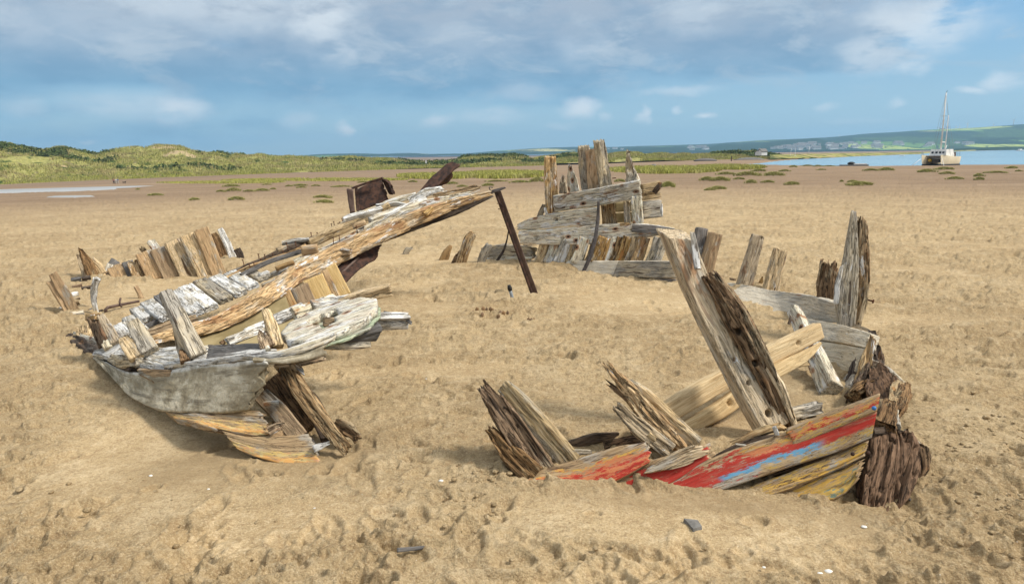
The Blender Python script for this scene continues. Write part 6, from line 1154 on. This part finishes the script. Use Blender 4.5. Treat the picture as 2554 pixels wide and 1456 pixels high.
# dark mussel shells in a line
dk = [(1600, 380), (1640, 345), (1710, 345), (1750, 345), (1790, 340), (1810, 360), (1850, 370), (1905, 385), (1935, 395), (1985, 385), (2045, 420), (2110, 435), (2145, 445), (2215, 465), (2250, 475), (2280, 465), (1700, 405), (1880, 430)]
for i, (x, y) in enumerate(dk):
    u, v = x*.2232+823.4, y*.2232+696.8; p = g(u, v); r = .020+.010*((i*7) % 3)/2
    o = mk('dark_shell', *lump((p.x, p.y, p.z+.012), r, 1, .5, sx=.8, sy=.5, sz=1.1, seed=i*3.1), M_ROT, smooth=False, origin=p); reg(o, 'small dark pointed bit in the line of bits below the steel post', 'shell', 'line of dark bits on the sand')
# clods of damp sand
rc = np.random.RandomState(9); CM_ = []
for s in range(4):
    v, f = lump((0, 0, 0), 1, 2, .5, fr=1.8, sz=.6, seed=s*5.3); me = bpy.data.meshes.new('sand_clod'); me.from_pydata(v.tolist(), [], f); me.materials.append(M_SAND); me.polygons.foreach_set('use_smooth', [True]*len(me.polygons)); CM_.append((v, f))
Vc, Fc = [], []; n = 0
def inhull(u, v): return abs(u-1750) < 500 and 1190 < v < 1360 or (u < 700 and 980 < v < 1180)
while n < 700:
    if rc.rand() < .45: u, v = rc.normal(2420, 120), rc.normal(1120, 150)
    elif rc.rand() < .5: u, v = rc.normal(1240, 60), rc.normal(1190, 60)
    else: u, v = rc.uniform(0, 2554), rc.uniform(900, 1450)
    if not (0 < u < 2620 and 780 < v < 1470) or inhull(u, v): continue
    n += 1; r_ = ray(u, v); t = -EYE/r_.z; p = (r_.x*t, r_.y*t, float(zb(r_.x*t, r_.y*t))+.002); s = rc.gamma(2., .003)+.003; s = min(s, .022)
    v_, f_ = CM_[n % 4]; a = rc.rand()*6.28; R = np.array([[math.cos(a), -math.sin(a), 0], [math.sin(a), math.cos(a), 0], [0, 0, 1]]); o0 = len(Vc)*len(v_)
    Vc.append((v_ @ R.T)*s+np.array(p)); Fc += [[i+o0 for i in q] for q in f_]
o = mk('sand_clods', np.concatenate(Vc), Fc, M_SAND); reg(o, 'crumbs and clods of damp sand scattered over the beach', 'sand clods', kind='stuff')
# ================================================================ sun, sky, haze
SUN_EL, SUN_AZ = math.radians(48), math.radians(102)     # azimuth clockwise from the view direction
sl = bpy.data.lights.new('sun', 'SUN'); sl.energy = 3.3; sl.angle = math.radians(12); sl.color = (1, .94, .84); so = bpy.data.objects.new('sun', sl); COL.objects.link(so)
sd = Vector((math.sin(SUN_AZ)*math.cos(SUN_EL), math.cos(SUN_AZ)*math.cos(SUN_EL), math.sin(SUN_EL))); so.rotation_euler = sd.to_track_quat('Z', 'Y').to_euler(); so.location = (5, 5, 20)
W_ = bpy.data.worlds.new('World'); SC.world = W_; W_.use_nodes = True; nt = NT(W_.node_tree); bg = W_.node_tree.nodes['Background']; bg.inputs[1].default_value = .1
sky = nt.n('ShaderNodeTexSky'); sky.sky_type = 'NISHITA'; sky.sun_disc = False; sky.sun_elevation = SUN_EL; sky.sun_rotation = SUN_AZ; sky.altitude = 0; sky.air_density = 1.0; sky.dust_density = .6; sky.ozone_density = 2.
dr = nt.n('ShaderNodeTexCoord').outputs['Generated']; xyz = nt.n('ShaderNodeSeparateXYZ', i0=dr)
az = nt.mth('ARCTAN2', xyz.outputs[0], xyz.outputs[1]); el = nt.mth('ARCSINE', xyz.outputs[2])
base = nt.n('ShaderNodeCombineXYZ', i0=az, i1=el).outputs[0]
def lin(r, g_, b): return tuple(((c/255+.055)/1.055)**2.4 if c > 10 else c/255/12.92 for c in (r, g_, b))
K_ = 9.2
def c10(*a): return tuple(x*K_ for x in lin(*a))
cl_vec = nt.vm('MULTIPLY', base, (5.5, 15., 1)).outputs[0]
wn = nt.n('ShaderNodeTexNoise', i0=nt.vm('MULTIPLY', base, (26, 40, 1)).outputs[0]); wn.inputs['Scale'].default_value = 1; wn.inputs['Detail'].default_value = 5
warp = nt.vm('SUBTRACT', wn.outputs[1], (.5, .5, .5)).outputs[0]
n_big = nt.noise(cl_vec, (1, 1, 1), 6, .5, dist=.3); n_f = nt.noise(base, (16, 42, 1), 6, .55)
elr = nt.mr(el, 0., .20)
clear = nt.ramp(nt.mr(el, -.01, .22), [(0, c10(160, 201, 222)), (.35, c10(136, 180, 209)), (1, c10(108, 162, 206))])
clear = nt.mix(.25, clear, sky.outputs[0])
cloud = nt.ramp(nt.mr(el, .0, .20), [(0, c10(152, 194, 217)), (.4, c10(122, 164, 193)), (.75, c10(140, 164, 187)), (1, c10(160, 174, 190))])
def dirof(u, v):
    r = ray(u, v).normalized(); return math.atan2(r.x, r.y), math.asin(r.z)
def blob(u, v, ru, rv, amp, w=.02, vec=None):
    a, e = dirof(u, v); v2 = nt.vm('ADD', base, nt.vm('MULTIPLY', warp, (w*2.2, w, 0)).outputs[0]).outputs[0]
    q = nt.vm('MULTIPLY', nt.vm('SUBTRACT', v2, (a, e, 0)).outputs[0], (1844./ru, 1844./rv, 0)).outputs[0]
    l = nt.n('ShaderNodeVectorMath', _operation='LENGTH', i0=q).outputs['Value']; return nt.mth('MULTIPLY', nt.mr(l, .15, 1.1, 1, 0), amp)
# cloud cover: broad sheet, open toward the right and along the horizon
cov = nt.mth('ADD', nt.mr(el, .045, .11), nt.mth('MULTIPLY', nt.mth('SUBTRACT', n_big, .5), 2.4))
for b in ((2520, 90, 260, 170, -1.6), (2250, 215, 500, 60, -1.0), (640, 190, 500, 60, .3), (150, 310, 700, 80, .6), (1150, 250, 600, 50, .25)): cov = nt.mth('ADD', cov, blob(*b))
col = nt.mix(nt.mr(cov, .1, .9), clear, cloud)
# darker undersides and brighter tops
dk_ = nt.mth('ADD', nt.mth('MULTIPLY', nt.mr(n_f, .38, .66), .35), 0.)
col = nt.mix(nt.mth('MULTIPLY', dk_, nt.mr(cov, .2, .8)), col, c10(96, 138, 172))
col = nt.mix(nt.mth('MULTIPLY', nt.mr(nt.noise(base, (10, 26, 1), 8, .62, dist=.4), .48, .66, 0, .6), nt.mr(el, .04, .12)), col, c10(178, 192, 204))
br = None
for b in ((800, 50, 120, 90, .8), (840, 120, 70, 60, .45), (520, 20, 380, 70, .55), (250, 70, 260, 80, .3), (40, 60, 110, 60, .35), (2290, 60, 180, 80, .75), (2170, 140, 110, 60, .6), (2270, 160, 70, 30, .6), (1740, 40, 120, 60, .4), (1450, 120, 90, 60, .3), (1150, 100, 160, 60, .2)):
    q = blob(*b, .035); br = q if br is None else nt.mth('MAXIMUM', br, q)
col = nt.mix(nt.mth('MULTIPLY', br, nt.mr(n_f, .30, .55)), col, c10(214, 222, 228))
pf = None
for b in ((440, 272, 85, 42, .75), (330, 265, 160, 40, .35), (860, 320, 28, 22, .8), (1095, 302, 50, 24, .6), (1220, 290, 110, 26, .35), (1450, 270, 62, 32, .8), (1400, 314, 60, 14, .5), (1510, 293, 26, 14, .4), (1606, 285, 22, 26, .8), (1695, 272, 18, 12, .5), (1755, 286, 30, 10, .8), (1690, 228, 120, 14, .35), (1310, 228, 110, 26, .3), (2232, 256, 24, 14, .5), (2055, 272, 28, 14, .4), (2435, 228, 44, 13, .6), (2502, 205, 46, 24, .6), (220, 353, 30, 7, .5), (60, 265, 60, 30, .25), (740, 305, 60, 30, .3), (2150, 300, 90, 10, .2)):
    q = blob(*b, .018); pf = q if pf is None else nt.mth('MAXIMUM', pf, q)
col = nt.mix(nt.mth('MULTIPLY', pf, nt.mr(n_f, .2, .55)), col, c10(228, 233, 237))
# overcast glow higher up (outside the picture)
col = nt.mix(nt.mr(el, .22, .6), col, (6.6, 6.8, 7.0))
nt.L(col, bg.inputs[0])
V, F = box((0, 0, 70), 10800, 10800, 160); hz = mk('haze', V, F, None, smooth=False); reg(hz, 'thin blue air between the beach and the far hills', 'haze', kind='stuff')
m = bpy.data.materials.new('haze'); m.use_nodes = True; t = m.node_tree; t.nodes.clear(); o_ = t.nodes.new('ShaderNodeOutputMaterial'); vp = t.nodes.new('ShaderNodeVolumePrincipled'); vp.inputs['Color'].default_value = (.40, .70, 1., 1); vp.inputs['Density'].default_value = 2.3e-4; vp.inputs['Anisotropy'].default_value = 0.2; t.links.new(vp.outputs[0], o_.inputs[1]); hz.data.materials.append(m)
SC.view_settings.view_transform = 'Standard'; SC.view_settings.look = 'None'; SC.view_settings.exposure = .38; SC.view_settings.gamma = 1
SC.cycles.volume_bounces = 0; SC.cycles.max_bounces = 5; SC.cycles.use_denoising = True
